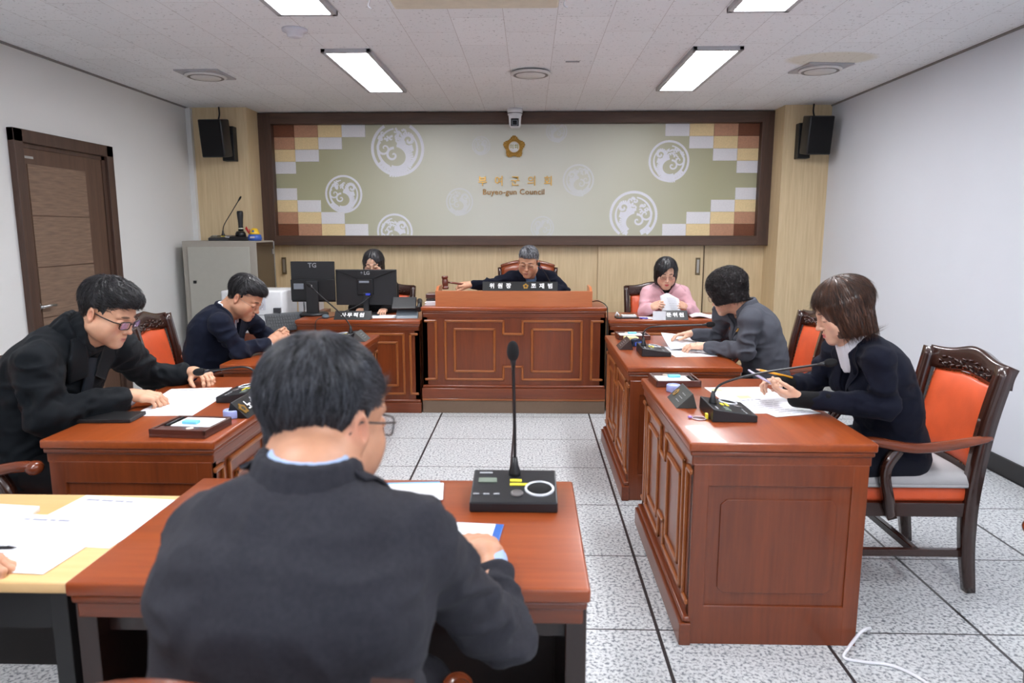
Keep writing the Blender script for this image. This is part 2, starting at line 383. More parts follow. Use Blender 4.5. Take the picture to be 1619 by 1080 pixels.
# ------------------------------------------------------------------ mural board
mu = thing('mural_board', 'wide green mural board in dark walnut frame on back wall', 'mural', (0, 7.50, 0))
x0, x1, z0, z1 = -2.805, 2.465, 1.328, 2.672
ix0, ix1, iz0, iz1 = -2.668, 2.34, 1.428, 2.562
def frame_side(pts, a, b, ax):
    pass
for za, zb in ((iz1, z1), (z0, iz0)):
    MB().box(x0, x1, -.12, .05, za, zb, .006).build('frame_rail', M_darktrim, mu)
for xa, xb in ((x0, ix0), (ix1, x1)):
    MB().box(xa, xb, -.121, .05, z0 + .002, z1 - .002, .006).build('frame_stile', M_darktrimz, mu)
def mural_mat():
    m, nt, b = nt_of('mural_green'); N = nt.nodes.new; L = nt.links.new
    tc = N('ShaderNodeTexCoord'); sp = N('ShaderNodeSeparateXYZ'); L(tc.outputs['Object'], sp.inputs[0])
    a = N('ShaderNodeMath'); a.operation = 'ABSOLUTE'; q = N('ShaderNodeMath'); q.inputs[1].default_value = .15; L(sp.outputs[0], q.inputs[0]); L(q.outputs[0], a.inputs[0])
    r = N('ShaderNodeValToRGB'); e = r.color_ramp.elements; e[0].position = .15; e[0].color = srgb(205, 206, 194); e[1].position = .8; e[1].color = srgb(174, 172, 140)  # lighter middle: the board's reflection is put into its colour
    s = N('ShaderNodeMath'); s.operation = 'MULTIPLY'; s.inputs[1].default_value = .4; L(a.outputs[0], s.inputs[0]); L(s.outputs[0], r.inputs[0])
    L(r.outputs[0], b.inputs['Base Color']); b.inputs['Roughness'].default_value = .4
    return m
MB().box(ix0 - .02, ix1 + .02, -.03, .04, iz0 - .02, iz1 + .02).build('mural_panel', mural_mat(), mu)
TC = [mat('tile_brown', (116, 66, 40), .6, scale=80, var=.12), mat('tile_tan', (190, 142, 112), .6, scale=80, var=.1), mat('tile_cream', (232, 208, 158), .6, scale=80, var=.06), mat('tile_white', (226, 225, 228), .6, scale=80, var=.04)]
ncol = {0: 'brown corner tile', 1: 'tan tile', 2: 'cream tile', 3: 'white tile'}
tw, th = .2475, .1235
def tiles(side, vert):
    for r_ in range(4):
        for c in range(4 - r_):
            k = r_ + c
            if c == 0: a0, a1 = 0, .215
            else: a0, a1 = .215 + (c - 1) * tw, .215 + c * tw
            if side < 0: X0, X1 = ix0 + a0, ix0 + a1
            else: X0, X1 = ix1 - a1, ix1 - a0
            if vert > 0: Z1 = iz1 - r_ * th; Z0 = Z1 - th
            else: Z0 = iz0 + r_ * th; Z1 = Z0 + th
            MB().box(X0 + .001, X1 - .001, -.045 + .002 * k, -.025, Z0 + .001, Z1 - .001, .001).build('mural_tile', TC[k], mu, ncol[k])
for sd in (-1, 1):
    for v in (-1, 1): tiles(sd, v)
# swirl roundels, low relief
M_round = mat('roundel_white', (224, 225, 232), .5, var=.02)
M_round2 = mat('roundel_faint', (208, 210, 208), .5, var=.02)
def swirl_pts(cx, cz, r0, a0, turns, dirn, n=26):
    out = []
    for i in range(n):
        t = i / (n - 1); a = a0 + dirn * turns * 2 * PI * t; rr = r0 * (1 - t) ** .8 + .001
        out.append((cx + rr * math.cos(a), cz + rr * math.sin(a), t))
    return out
RY = [0]
def ribbon(mb, pts, w0, w1, clip=None, y=-.0312):
    RY[0] = (RY[0] + 1) % 40; y = y - RY[0] * .00004
    P = [Vector((p[0], 0, p[1])) for p in pts]
    for i in range(len(P) - 1):
        d = (P[i + 1] - P[i])
        if d.length < 1e-6: continue
        d.normalize(); n = Vector((-d.z, 0, d.x)); t0 = i / (len(P) - 1); t1 = (i + 1) / (len(P) - 1)
        wa = w0 + (w1 - w0) * t0; wb_ = w0 + (w1 - w0) * t1
        q = [P[i] + n * wa, P[i + 1] + n * wb_, P[i + 1] - n * wb_, P[i] - n * wa]
        if clip and any(not (clip[0] < v.z < clip[1]) for v in q): continue
        qq = [mb.bm.verts.new((v.x, y - .00001 * (i % 2), v.z)) for v in q]
        fc = mb.bm.faces.new(qq); fc.normal_update()
        if fc.normal.y > 0: fc.normal_flip()
def roundel(px, pz, r, faint, mir=1):
    mb = MB(); clip = (iz0 - .0, iz1 + .0); S = lambda x, z: (px + mir * x * r, pz + z * r)
    def rb(pts, w0, w1): ribbon(mb, [S(p[0], p[1]) for p in pts], w0 * r, w1 * r, clip)
    rb([(math.cos(a * PI / 30) * .95, math.sin(a * PI / 30) * .95) for a in range(61)], .055, .055)
    # heavy body curl and side curls (generic cloud scrolls)
    rb([(math.cos(R(a)) * .55 - .1, math.sin(R(a)) * .5 - .33) for a in range(-110, 85, 8)], .22, .10)
    rb(swirl_pts(-.18, -.22, .26, R(80), 1.1, 1), .05, .03)
    rb(swirl_pts(.42, .32, .32, R(-60), 1.4, -1), .12, .03)
    rb(swirl_pts(.15, .22, .17, R(200), 1.3, 1), .05, .025)
    rb(swirl_pts(-.50, .02, .28, R(120), 1.2, 1), .05, .02)
    rb([(math.cos(R(a)) * .74, math.sin(R(a)) * .74) for a in range(100, 250, 8)], .03, .06)
    rb([(math.cos(R(a)) * .74, math.sin(R(a)) * .74) for a in range(-60, 50, 8)], .07, .02)
    rb([(math.cos(R(a)) * .80, math.sin(R(a)) * .80) for a in range(215, 300, 8)], .10, .08)
    random.seed(int(abs(px) * 100))
    for i in range(13):
        a = R(random.uniform(55, 150)); q = random.uniform(.25, .75)
        rb(swirl_pts(q * math.cos(a) - .12, q * math.sin(a), .1, random.uniform(0, 6), .8, random.choice((-1, 1)), 9), .045, .02)
    mb.build('swirl_roundel', M_round2 if faint else M_round, mu, 'faint white swirl roundel' if faint else 'white swirl roundel')
import_px = [(628, 235, 41, 0, 1), (544, 307, 29, 0, 1), (625, 367, 28, 0, 1), (727, 319, 21, 1, 1), (760, 230, 14, 1, 1), (880, 208, 16, 1, -1),
             (1057, 254, 31, 0, -1), (914, 285, 24, 1, -1), (1001, 341, 37, 0, -1), (857, 361, 18, 1, -1)]
def unproj_y(px, py, Y):
    f = Vector((-math.sin(R(1.457)) * math.cos(R(9.03)), math.cos(R(1.457)) * math.cos(R(9.03)), -math.sin(R(9.03))))
    r_ = Vector((math.cos(R(1.457)), math.sin(R(1.457)), 0)); u = r_.cross(f)
    d = f + r_ * ((px - 809.5) / 1107) - u * ((py - 540) / 1107); return Vector((0, 0, 1.485)) + d * (Y / d.y)
# positions measured once on the board itself (metres along it)
for px, py, rr, fa, mir in import_px:
    P = unproj_y(px, py, 7.47); roundel(round(P.x, 2), round(P.z, 2), rr * 6.75e-3, fa, mir)
# lettering and emblem
for i, ch in enumerate('부여군의회'):
    text('board_lettering', ch, .108, M_gold(), mu, TR(-.155 + (i - 2) * .171, -.038, 1.985, 90), .006, .0005)
for wd_, x_ in (('Buyeo-gun', -.318), ('Council', .020)):
    text('board_lettering_latin', wd_, .080, mat('bronze_letters', (150, 112, 62), .35, .8, var=.25, scale=6), mu, TR(x_, -.036, 1.878, 90), .005, .0008, 1.06)
em = MB()
def petal(a, r):
    return r * (1 + .13 * math.cos(5 * (a - PI / 2)))
pts_o = [(math.cos(a) * petal(a, .103) * (1 + .025 * math.cos(30 * a)), math.sin(a) * petal(a, .103) * (1 + .025 * math.cos(30 * a))) for a in [2 * PI * k / 120 for k in range(120)]]
em.prism([(p[0] - .168, p[1] + 2.333) for p in pts_o], -.05, -.03, 'y')
em.build('emblem_petals', mat('emblem_gold_dark', (160, 124, 60), .35, .8), mu)
em = MB()
for k in range(35):
    a = 2 * PI * k / 35 + PI / 2; r1 = petal(a, .098)
    em.tube([(-.168 + .062 * math.cos(a), -.052, 2.333 + .062 * math.sin(a)), (-.168 + r1 * .8 * math.cos(a), -.058, 2.333 + r1 * .8 * math.sin(a)), (-.168 + r1 * math.cos(a), -.052, 2.333 + r1 * math.sin(a))], [.002, .0045, .0035], 6)
em.lathe([(.058, 0), (.062, .008), (.056, .012), (.054, 0)], 40, M=TR(-.168, -.05, 2.333, 90), cap=False)
em.build('emblem_ribs', M_gold(), mu)
MB().lathe([(.056, 0), (.056, .006), (.001, .006)], 40, M=TR(-.168, -.05, 2.333, 90)).build('emblem_disc', M_white(), mu)
text('emblem_lettering', '의회', .05, mat('olive_ink', (150, 150, 70), .5), mu, TR(-.168, -.0575, 2.333, 90), .001, .0008)

# ================================================================== furniture
def moulding_lines(mb, loops, wd=.022, pr=.012, M=None):
    """loops: lists of (x,z) on the plane y=0, strips proud towards -Y"""
    for lp in loops:
        for i in range(len(lp) - 1):
            (xa, za), (xb, zb) = lp[i], lp[i + 1]
            if abs(xa - xb) < 1e-6: mb.box(xa - wd / 2, xa + wd / 2, -pr, .004, min(za, zb) - wd / 2, max(za, zb) + wd / 2, .006, 2, M)
            else: mb.box(min(xa, xb) - wd / 2, max(xa, xb) + wd / 2, -pr, .004, za - wd / 2, za + wd / 2, .006, 2, M)
def front_motif(W, z0, z1):
    """the panel design of the front faces; x is centred"""
    s = W / 1.5; h = z1 - z0; X = lambda v: (v - .75) * s
    xl, xr, nl, nr = X(.18), X(1.315), X(.665), X(.825)
    nd = h * .22
    outer = [(xl, z0), (nl, z0), (nl, z0 + nd), (nr, z0 + nd), (nr, z0), (xr, z0), (xr, z1), (nr, z1), (nr, z1 - nd), (nl, z1 - nd), (nl, z1), (xl, z1), (xl, z0)]
    a = .075 * min(1, s * 1.1)
    def rect(x0, x1, a0, a1): return [(x0, a0), (x1, a0), (x1, a1), (x0, a1), (x0, a0)]
    il = rect(xl + a, nl - .075 * s, z0 + h * .14, z1 - h * .14); ir = rect(nr + .08 * s, xr - a, z0 + h * .14, z1 - h * .14)
    el = [(X(0) + .012, z0), (X(.10), z0), (X(.10), z1), (X(0) + .012, z1)]; er = [(X(1.5) - .012, z0), (X(1.40), z0), (X(1.40), z1), (X(1.5) - .012, z1)]
    return outer, il, ir, el, er
def desk(label, loc, rz, Wd, D, H, group, front=True, zb=0.0, bodym=None, side_motif=True):
    t = thing('council_desk', label, 'desk', loc, rz, group)
    hw = Wd / 2; IN = .02 if side_motif else .006
    b = MB()
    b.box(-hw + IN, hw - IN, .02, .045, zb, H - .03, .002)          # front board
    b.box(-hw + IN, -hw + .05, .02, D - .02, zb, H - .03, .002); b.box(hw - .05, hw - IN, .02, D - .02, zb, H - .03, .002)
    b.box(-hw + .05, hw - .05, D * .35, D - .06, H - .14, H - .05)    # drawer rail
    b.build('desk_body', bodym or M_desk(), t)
    c = MB()
    c.box(-hw, hw, 0, D, H - .032, H, .007, 3)
    c.build('desk_top', M_desk_top(), t)
    c = MB()
    c.box(-hw + .006, hw - .006, .006, D - .006, H - .050, H - .032, .006, 3); c.box(-hw + .014, hw - .014, .013, D - .013, H - .085, H - .050, .004, 2)
    c.build('top_apron', M_deskh(), t)
    if front:
        pl = MB()
        pl.box(-hw - .0, hw + .0, -.012, .03, zb, zb + .085, .004); pl.box(-hw + .006, hw - .006, 0, .03, zb + .085, zb + .108, .008, 3)
        pl.build('plinth', M_deskh(), t)
        z0, z1 = zb + .155, H - .115
        for lp in front_motif(Wd - .04, z0, z1):
            m_ = MB(); moulding_lines(m_, [[(p[0], p[1]) for p in lp]], .020, .011, Matrix.Translation((0, .02, 0))); m_.build('panel_moulding', M_mould(), t)
    if side_motif:
        for sd in (-1, 1):
            M = Matrix.Translation((sd * (hw - .02), D / 2, 0)) @ Euler((0, 0, R(90 * sd))).to_matrix().to_4x4()
            s_ = MB(); h2 = D / 2 - .02
            # raised stiles around a recessed field, and a raised centre field
            s_.box(-h2, h2, -.008, .002, zb, zb + .15, .003, 2, M); s_.box(-h2, h2, -.008, .002, H - .16, H - .08, .003, 2, M)
            s_.box(-h2, -h2 + .055, -.0085, .002, zb, H - .08, .003, 2, M); s_.box(h2 - .055, h2, -.0085, .002, zb, H - .08, .003, 2, M)
            a, b_, c0, c1 = -h2 + .10, h2 - .10, zb + .20, H - .21; n = .02
            s_.prism([(a + n, c0), (b_ - n, c0), (b_, c0 + n), (b_, c1 - n), (b_ - n, c1), (a + n, c1), (a, c1 - n), (a, c0 + n)], -.006, .002, 'y', M, bev=.002)
            s_.build('side_panel', M_desk(), t)
    return t
dg = 'council desks in the room'
R1 = desk('cherry desk nearest on the right, white paper with yellow marks on it', (.555, 2.885, 0), -90, 1.08, .645, .76, dg)
R2 = desk('cherry desk on the right behind the nearest one, under loose stapled papers', (.525, 4.285, 0), -90, 1.14, .62, .76, dg)
L1 = desk('cherry desk on the left with a black notebook and blue tape', (-1.095, 2.86, 0), 90, 1.08, .62, .76, dg)
L2 = desk('cherry desk on the left under clasped hands of the man in navy', (-1.055, 4.285, 0), 90, 1.14, .64, .76, dg)
F1 = desk('cherry desk in the foreground before the man seen from behind', (-.420, 1.965, 0), 180, 1.095, .63, .76, dg, bodym=wood('walnut_body', (30, 15, 10), (44, 22, 14), 'z', 6, .35, .2), side_motif=False)  # body darkened to stand in for the shade under the desk
BL = desk('low cherry desk on the back left carrying two monitors', (-1.395, 5.585, 0), 0, 1.02, .60, .765, dg, side_motif=False)
BR = desk('low cherry desk on the back right below the sliding panel', (1.15, 5.66, 0), 0, 1.02, .55, .765, dg, side_motif=False)
CD = desk('raised central cherry desk of the chairman with wide panelled front', (-.130, 5.585, .0), 0, 1.495, .62, .875, dg, zb=.125, side_motif=False)
pf = thing('desk_platform', 'low brown carpeted step under the central desk', 'platform', (-.13, 5.59, 0))
MB().box(-.745, .745, -.004, 1.75, 0, .105, .003).build('carpet_step', mat('brown_carpet', (120, 100, 84), .95, var=.18, scale=300, bump=.4, bscale=500), pf)
MB().box(-.748, .748, -.012, 1.75, .105, .124, .004).build('platform_edge', M_mould(), pf)
# hutch on the central desk
hu = thing('desk_hutch', 'open-backed light cherry hutch board on the central desk', 'desk screen', (-.13, 5.615, .875))
M_h = wood('hutch_wood', (176, 98, 54), (196, 116, 68), 'x', 7, .35, .3)
MB().box(-.632, .632, 0, .02, 0, .128, .002).build('front_board', M_h, hu)
for s in (-1, 1): MB().prism([(.02, 0), (.30, 0), (.30, .155), (.10, .155), (.04, .128), (.02, .128)], s * .632 - (.02 if s > 0 else 0), s * .632 + (.02 if s < 0 else 0), 'x').build('side_board', M_h, hu)

# pale table bottom left
tb = thing('side_table', 'pale wood table at bottom left covered with printed sheets', 'table', (-1.52, 1.64, 0))
MB().box(-.53, .535, -.265, .235, .712, .74, .006, 3).build('table_top', wood('pale_table_wood', (214, 170, 112), (228, 188, 132), 'x', 4, .35, .2), tb)
MB().box(-.50, .50, -.21, -.19, .60, .712).build('front_rail', mat('dark_table_metal', (30, 28, 28), .5), tb)
for x in (-.49, .49):
    for y in (-.22, .18): MB().box(x - .02, x + .02, y - .02, y + .02, 0, .712, .002).build('leg', mat('dark_table_metal', (30, 28, 28), .5), tb)
MB().box(-.49, .49, .17, .19, .25, .70).build('modesty_panel', mat('dark_table_panel', (38, 32, 30), .6), tb)

# ------------------------------------------------------------------ council armchairs (face -Y locally; back at +Y)
def armchair(label, loc, rz, group='orange leather armchairs', high=False):
    t = thing('armchair', label, 'chair', loc, rz, group); wd = .285
    # seat
    MB().box(-.25, .25, -.235, .22, .385, .455, .025, 4).build('seat', M_orange(), t)
    a = MB(); a.box(-.26, .26, -.245, -.215, .33, .39, .004); a.box(-.26, .26, .20, .23, .33, .39, .004); a.box(-.262, -.235, -.24, .23, .33, .39, .004); a.box(.235, .262, -.24, .23, .33, .39, .004)
    a.build('seat_rail', M_dark(), t)
    for s in (-1, 1):
        l = MB(); l.tube([(s * .235, -.22, .39), (s * .235, -.225, .2), (s * .235, -.215, 0)], [.032, .027, .021], 4, up=(1, 1, 0)); l.build('leg', M_dark(), t)
        # rear post: leg + back stile in one curve
        zt = .95
        l = MB(); pts = bez([(s * .245, .255, 0), (s * .245, .225, .22), (s * .245, .222, .42), (s * .252, .25, .70), (s * .258, .300, zt)], 6)
        l.tube(pts, [.036 * (0.75 + .25 * min(1, i / 8)) for i in range(len(pts))], 4, up=(1, 1, 0)); l.build('rear_post', M_dark(), t)
        # arm and its support
        ar = bez([(s * .262, .262, .665), (s * .285, .12, .645), (s * .298, -.05, .632), (s * .29, -.20, .655), (s * .275, -.255, .650)], 7)
        m_ = MB(); m_.tube(ar, [.020 + .006 * math.sin(i / len(ar) * PI) for i in range(len(ar))], 12, up=(0, 0, 1), flat=.8); m_.ell((s * .278, -.245, .648), (.032, .030, .026)); m_.build('arm', wood('arm_wood', (96, 44, 22), (130, 62, 34), 'y', 9, .25, .5), t)
        m_ = MB(); m_.tube(bez([(s * .262, -.10, .33), (s * .285, -.13, .42), (s * .292, -.155, .54), (s * .285, -.10, .635)], 6), .026, 4, up=(1, 1, 0)); m_.build('arm_support', M_dark(), t)
        m_ = MB(); m_.box(s * .235 - .012, s * .235 + .012, -.21, .235, .15, .182, .003); m_.build('stretcher', M_dark(), t)
    MB().box(-.235, .235, .02, .045, .15, .182, .003).build('stretcher', M_dark(), t)
    # back: wood frame with carved crest
    def bk(x, z): return .222 + .105 * max(0, (z - .40) / .55) ** 1.3 + .02 * (1 - (x / .25) ** 2)
    cr = MB()
    def crest(u, v):
        x = -.268 + .536 * u; zt = .958 + .035 * math.exp(-(x / .11) ** 2) - .012 * (abs(x) / .268) ** 3 * 0
        zb_ = .862 + .02 * math.exp(-(x / .12) ** 2)
        z = zb_ + (zt - zb_) * v; return (x, bk(x, z) - .022 - .006 * math.sin(v * PI), z)
    cr.grid(crest, 28, 6, .042)
    random.seed(3)
    for i in range(26):      # carving: leaf scrolls across the crest
        x = -.17 + .34 * (i / 25); z = .90 + .018 * math.sin(i * 1.9) + .012 * math.exp(-(x / .1) ** 2)
        y = bk(x, z) - .030
        cr.tube([(x - .012, y, z - .010 * math.cos(i)), (x, y - .007, z + .004), (x + .012, y, z + .012 * math.sin(i * 2.3))], [.002, .0055, .002], 6)
    cr.build('crest_rail', M_dark(), t)
    lw = MB(); lw.box(-.25, .25, .235, .262, .485, .53, .004); lw.build('lower_rail', M_dark(), t)
    pd = MB()
    def pad(u, v):
        x = -.215 + .43 * u; z = .52 + .345 * v + .012 * v * math.exp(-(x / .12) ** 2)
        bulge = .022 * (1 - (2 * u - 1) ** 6) * (1 - (2 * v - 1) ** 6)
        return (x, bk(x, z) - .012 - bulge, z)
    pd.grid(pad, 18, 18, .03); pd.build('back_pad', M_orange(), t)
    st = MB()
    edge = [(i / 17, 0) for i in range(18)] + [(i / 17, 1) for i in range(18)] + [(0, i / 15) for i in range(16)] + [(1, i / 15) for i in range(16)]
    for u, v in edge:
        q = pad(.01 + .98 * u, .01 + .98 * v); st.ell((q[0], q[1] - .002, q[2]), (.0035, .003, .0035), seg=6)
    o = st.build('stud_row', mat('brass_stud', (150, 96, 48), .35, .8), t); o['kind'] = 'stuff'
    bb = MB(); bb.grid(lambda u, v: (.215 - .43 * u, bk(0, .52 + .35 * v) + .012, .52 + .35 * v), 6, 8, .004); bb.build('back_board', M_dark(), t)
    return t
A7 = armchair('orange armchair on the right with a grey cushion on its seat', (1.575, 3.01, 0), -90)
cu = MB()
def cush(u, v):
    x = 1.34 + .48 * u; y = 2.745 + .50 * v; e = (1 - (2 * u - 1) ** 4) * (1 - (2 * v - 1) ** 4)
    return (x, y, .457 + .014 + .062 * e ** .5 * (1 - .3 * math.exp(-((x - 1.5) / .15) ** 2 - ((y - 3.0) / .15) ** 2)))
cu.grid(cush, 20, 20, .0); 
cu.grid(lambda u, v: (lambda q: (q[0], q[1], .456))(cush(1 - u, v)), 20, 20, 0)
for a in range(4):
    pass
bmesh.ops.remove_doubles(cu.bm, verts=cu.bm.verts, dist=.001)
me_ = None
o = cu.build('seat_cushion', mat('grey_cushion', (168, 167, 168), .85, var=.03, bump=.3, bscale=300))
sm = o.modifiers.new('s', 'SOLIDIFY'); sm.thickness = .012; sm.offset = -1
setp(o, 'flat light grey cushion lying on the right orange armchair', 'cushion')
A6 = armchair('orange armchair by the right pier, behind the woman in grey', (1.52, 4.50, 0), -94)
A2 = armchair('orange armchair on the left with brass studs, beside the door wall', (-2.04, 4.25, 0), 97)
A1 = armchair('orange armchair cut by the left edge, behind the man in black coat', (-2.0, 2.64, 0), 88)
A3 = armchair('orange armchair behind the black monitor at the back left', (-1.39, 6.47, 0), 0)
A5 = armchair('orange armchair at the back right, behind the woman in pink', (1.19, 6.49, 0), 0)
A8 = armchair('armchair in the foreground whose wooden crest shows at bottom edge', (-.42, 1.035, 0), 180)
for k_ in kids_first(A8):
    if k_.name.startswith('arm'): k_.location.z = -.07
    if k_.name.startswith('crest'): k_.data.materials[0] = wood('arm_wood', (96, 44, 22), (130, 62, 34), 'y', 9, .25, .5)
# chairman's high-back chair
t = thing('executive_chair', 'brown high-back executive chair behind the chairman', 'chair', (-.02, 6.38, .124))
def eb(u, v):
    a = (u - .5) * 2; wv = .245 - .03 * (1 - v) ; x = a * wv; z = .43 + (.585 + .05 * math.cos(a * PI / 2)) * v
    return (x, .10 + .10 * v - .05 * (1 - a * a), z)
MB().grid(eb, 16, 14, .06).build('backrest', mat('brown_leather', (134, 62, 30), .35, var=.1, coat=.2), t)
fr = MB(); fr.tube([Vector(eb(u / 20, 1)) + Vector((0, .03, .008)) for u in range(21)], .022, 10); fr.build('top_rail', wood('arm_wood', (96, 44, 22), (130, 62, 34), 'y', 9, .25, .5), t)
for s in (-1, 1):
    m_ = MB(); m_.tube([Vector(eb(0 if s < 0 else 1, v / 12)) + Vector((s * .012, .03, 0)) for v in range(13)], .026, 10); m_.build('back_stile', M_dark(), t)
    m_ = MB(); m_.tube(bez([(s * .27, .12, .70), (s * .30, -.1, .70), (s * .29, -.25, .69)], 6), .022, 10); m_.tube([(s * .29, -.18, .69), (s * .27, -.12, .50)], .02, 8); m_.build('arm', M_dark(), t)
MB().box(-.26, .26, -.26, .20, .46, .55, .03, 4).build('seat', mat('brown_leather', (134, 62, 30), .35, var=.1, coat=.2), t)
MB().lathe([(.03, .09), (.03, .46)], 16).build('gas_column', M_black(), t)
for k in range(5):
    a = 2 * PI * k / 5 + .3
    l = MB(); l.tube([(0, 0, .10), (.28 * math.cos(a), .28 * math.sin(a), .06)], [.026, .016], 8); l.ell((.28 * math.cos(a), .28 * math.sin(a), .03), (.028, .028, .028)); l.build('base_leg', M_dark(), t)


# ------------------------------------------------------------------ cabinet and what stands on it
cb = thing('filing_cabinet', 'tall light grey metal cabinet in the back left corner', 'cabinet', (-2.935, 6.60, 0))
M_cab = mat('cabinet_grey', (172, 170, 160), .45, var=.02); M_cab2 = mat('cabinet_frame', (160, 154, 144), .45, var=.02)
b = MB(); b.box(-.355, .352, .0, .46, 0, 1.385, .004); b.build('cabinet_body', M_cab2, cb)
MB().box(-.30, .29, -.016, -.001, .06, 1.33, .003).build('cabinet_door', M_cab, cb)
MB().box(-.262, -.232, -.020, -.015, .985, 1.012, .001).build('door_slot', mat('slot_black', (15, 15, 15), .5), [o for o in bpy.data.objects if o.name.startswith('cabinet_door')][0])
MB().box(.352, .357, .01, .44, .02, 1.37, .001).build('side_panel', mat('smoked_side', (84, 70, 55), .2, .3, var=.1), cb)
MB().box(.352, .362, .44, .46, .02, 1.375, .002).build('edge_strip', M_metal(), cb)
MB().box(.357, .366, .40, .43, 1.25, 1.30, .003).build('hinge', M_metal(), cb)

def gooseneck(loc, rz, pts, label, name='conference_microphone', group=None, big=1.0, tagy=False, speaker=True, foam=(.017, .026), lx=1, ring=True, cat='microphone'):
    t = thing(name, label, cat, loc, rz, group); s = big
    # wedge body 0.16 wide, user side at -Y (low), neck at +Y (high)
    w, d = .115 * s, .09 * s
    b = MB(); b.prism([(-d, 0), (d, 0), (d * .98, .055 * s), (-d, .028 * s)], -w, w, 'x', bev=.004); b.build('base_unit', mat('unit_black', (30, 31, 34), .35, var=.05), t)
    sl = math.atan2(.027, .18); M = Matrix.Translation((0, 0, .0415 * s)) @ Euler((sl * 1.0, 0, 0)).to_matrix().to_4x4()
    if ring:
        MB().lathe([(.040 * s, 0), (.040 * s, .004), (.034 * s, .005), (.033 * s, .001)], 36, M=M @ TR(lx * .068 * s, -.02 * s, .0), cap=False).build('speaker_ring', mat('silver_ring', (205, 208, 214), .35, .3), t)
        MB().lathe([(.033 * s, 0), (.033 * s, .002), (.001, .003)], 30, M=M @ TR(lx * .068 * s, -.02 * s, .0)).build('speaker_grille', M_foam(), t)
    MB().box(-lx * .098 * s, -lx * .048 * s, .012 * s, .036 * s, .0, .003, M=M).build('display', mat('lcd_grey', (120, 132, 120), .2), t)
    MB().box(-.012 * s, .020 * s, .018 * s, .030 * s, .0, .0025, M=M).build('yellow_tag', M_yellow(), t)
    MB().box(-.012 * s, .038 * s, -.003 * s, .008 * s, .0, .0025, M=M).build('yellow_tag', M_yellow(), t)
    for i in range(3): MB().box((-lx * .10 + lx * i * .027 - .008) * s, (-lx * .10 + lx * i * .027 + .008) * s, -.052 * s, -.046 * s, 0, .002, M=M).build('key', mat('key_grey', (150, 152, 156), .5), t)
    MB().lathe([(.017 * s, 0), (.017 * s, .003), (.012 * s, .004)], 24, M=M @ TR(.008 * s, -.045 * s, 0)).build('talk_button', mat('button_grey', (96, 92, 92), .4), t)
    text('maker_mark', 'SEEDNEX', .011 * s, mat('mark_grey', (170, 172, 176), .5), t, M @ TR(-lx * .08 * s, .068 * s, .001), .0003) if False else MB().box(-lx * .098 * s, -lx * .062 * s, .064 * s, .070 * s, 0, .0022, M=M).build('maker_mark', mat('mark_grey', (170, 172, 176), .5), t)
    y0 = .062 * s
    MB().lathe([(.018 * s, .0), (.017 * s, .014), (.011 * s, .03), (.007 * s, .055)], 20, c=(0, y0, .045 * s)).build('neck_socket', M_black(), t)
    P = bez(pts, 10)
    n = MB(); n.tube(P, [.0045] * len(P), 10); n.build('gooseneck', mat('neck_black', (20, 20, 22), .35), t)
    e = P[-1]; dr_ = (P[-1] - P[-3]).normalized(); q = Vector((0, 0, 1)).rotation_difference(dr_).to_matrix().to_4x4()
    MB().lathe([(.0045, -.03), (.008, -.008), (.009, 0)], 16, M=Matrix.Translation(e) @ q).build('capsule', M_black(), t)
    fz = foam[1]; MB().lathe([(.008, -.006)] + [(foam[0] * math.sin(PI * (k + .6) / 12) ** .8, fz * (1 - math.cos(PI * k / 11.5)) - .004) for k in range(1, 12)] + [(.001, fz * 2 - .004)], 24, M=Matrix.Translation(e) @ q).build('foam_windscreen', M_foam(), t)
    return t
# foreground unit
mg = 'gooseneck conference microphones'
gooseneck((-.040, 1.815, .76), 0, [(0, .062, .06), (0, .062, .16), (-.002, .05, .27), (-.004, .03, .385)], 'big conference microphone on the foreground desk, silver speaker ring, upright neck', group=mg, big=1.0, foam=(.0165, .027))
gooseneck((.785, 2.72, .76), 90, [(0, .062, .05), (0, .055, .09), (0, .02, .13), (0, -.12, .170), (0, -.37, .210)], 'conference microphone on the nearest right desk, long bent neck', group=mg, big=.95)
gooseneck((.735, 4.12, .76), 90, [(0, .062, .05), (0, .062, .12), (0, .03, .155), (0, -.05, .165), (0, -.31, .175)], 'conference microphone on the second right desk, next to held papers', group=mg, big=.95)
gooseneck((-1.245, 2.97, .76), -90, [(0, .062, .05), (0, .05, .11), (0, .0, .135), (0, -.10, .125), (0, -.18, .115)], 'conference microphone on the left desk, foam head bent to man in black coat', group=mg, big=.95, lx=-1)
gooseneck((-1.25, 4.60, .76), -90, [(0, .062, .05), (0, .05, .10), (0, -.0, .17), (0, -.12, .28), (0, -.20, .355)], 'conference microphone at the left rear desk, thin neck crossing the monitor', group=mg, big=.9, lx=-1, foam=(.012, .02))
gooseneck((-2.99, 6.80, 1.385), 12, [(0, .062, .05), (.01, .06, .14), (.09, .05, .27), (.175, .04, .40)], 'black conference microphone standing on the grey cabinet', group=mg, big=.95, foam=(.009, .018))

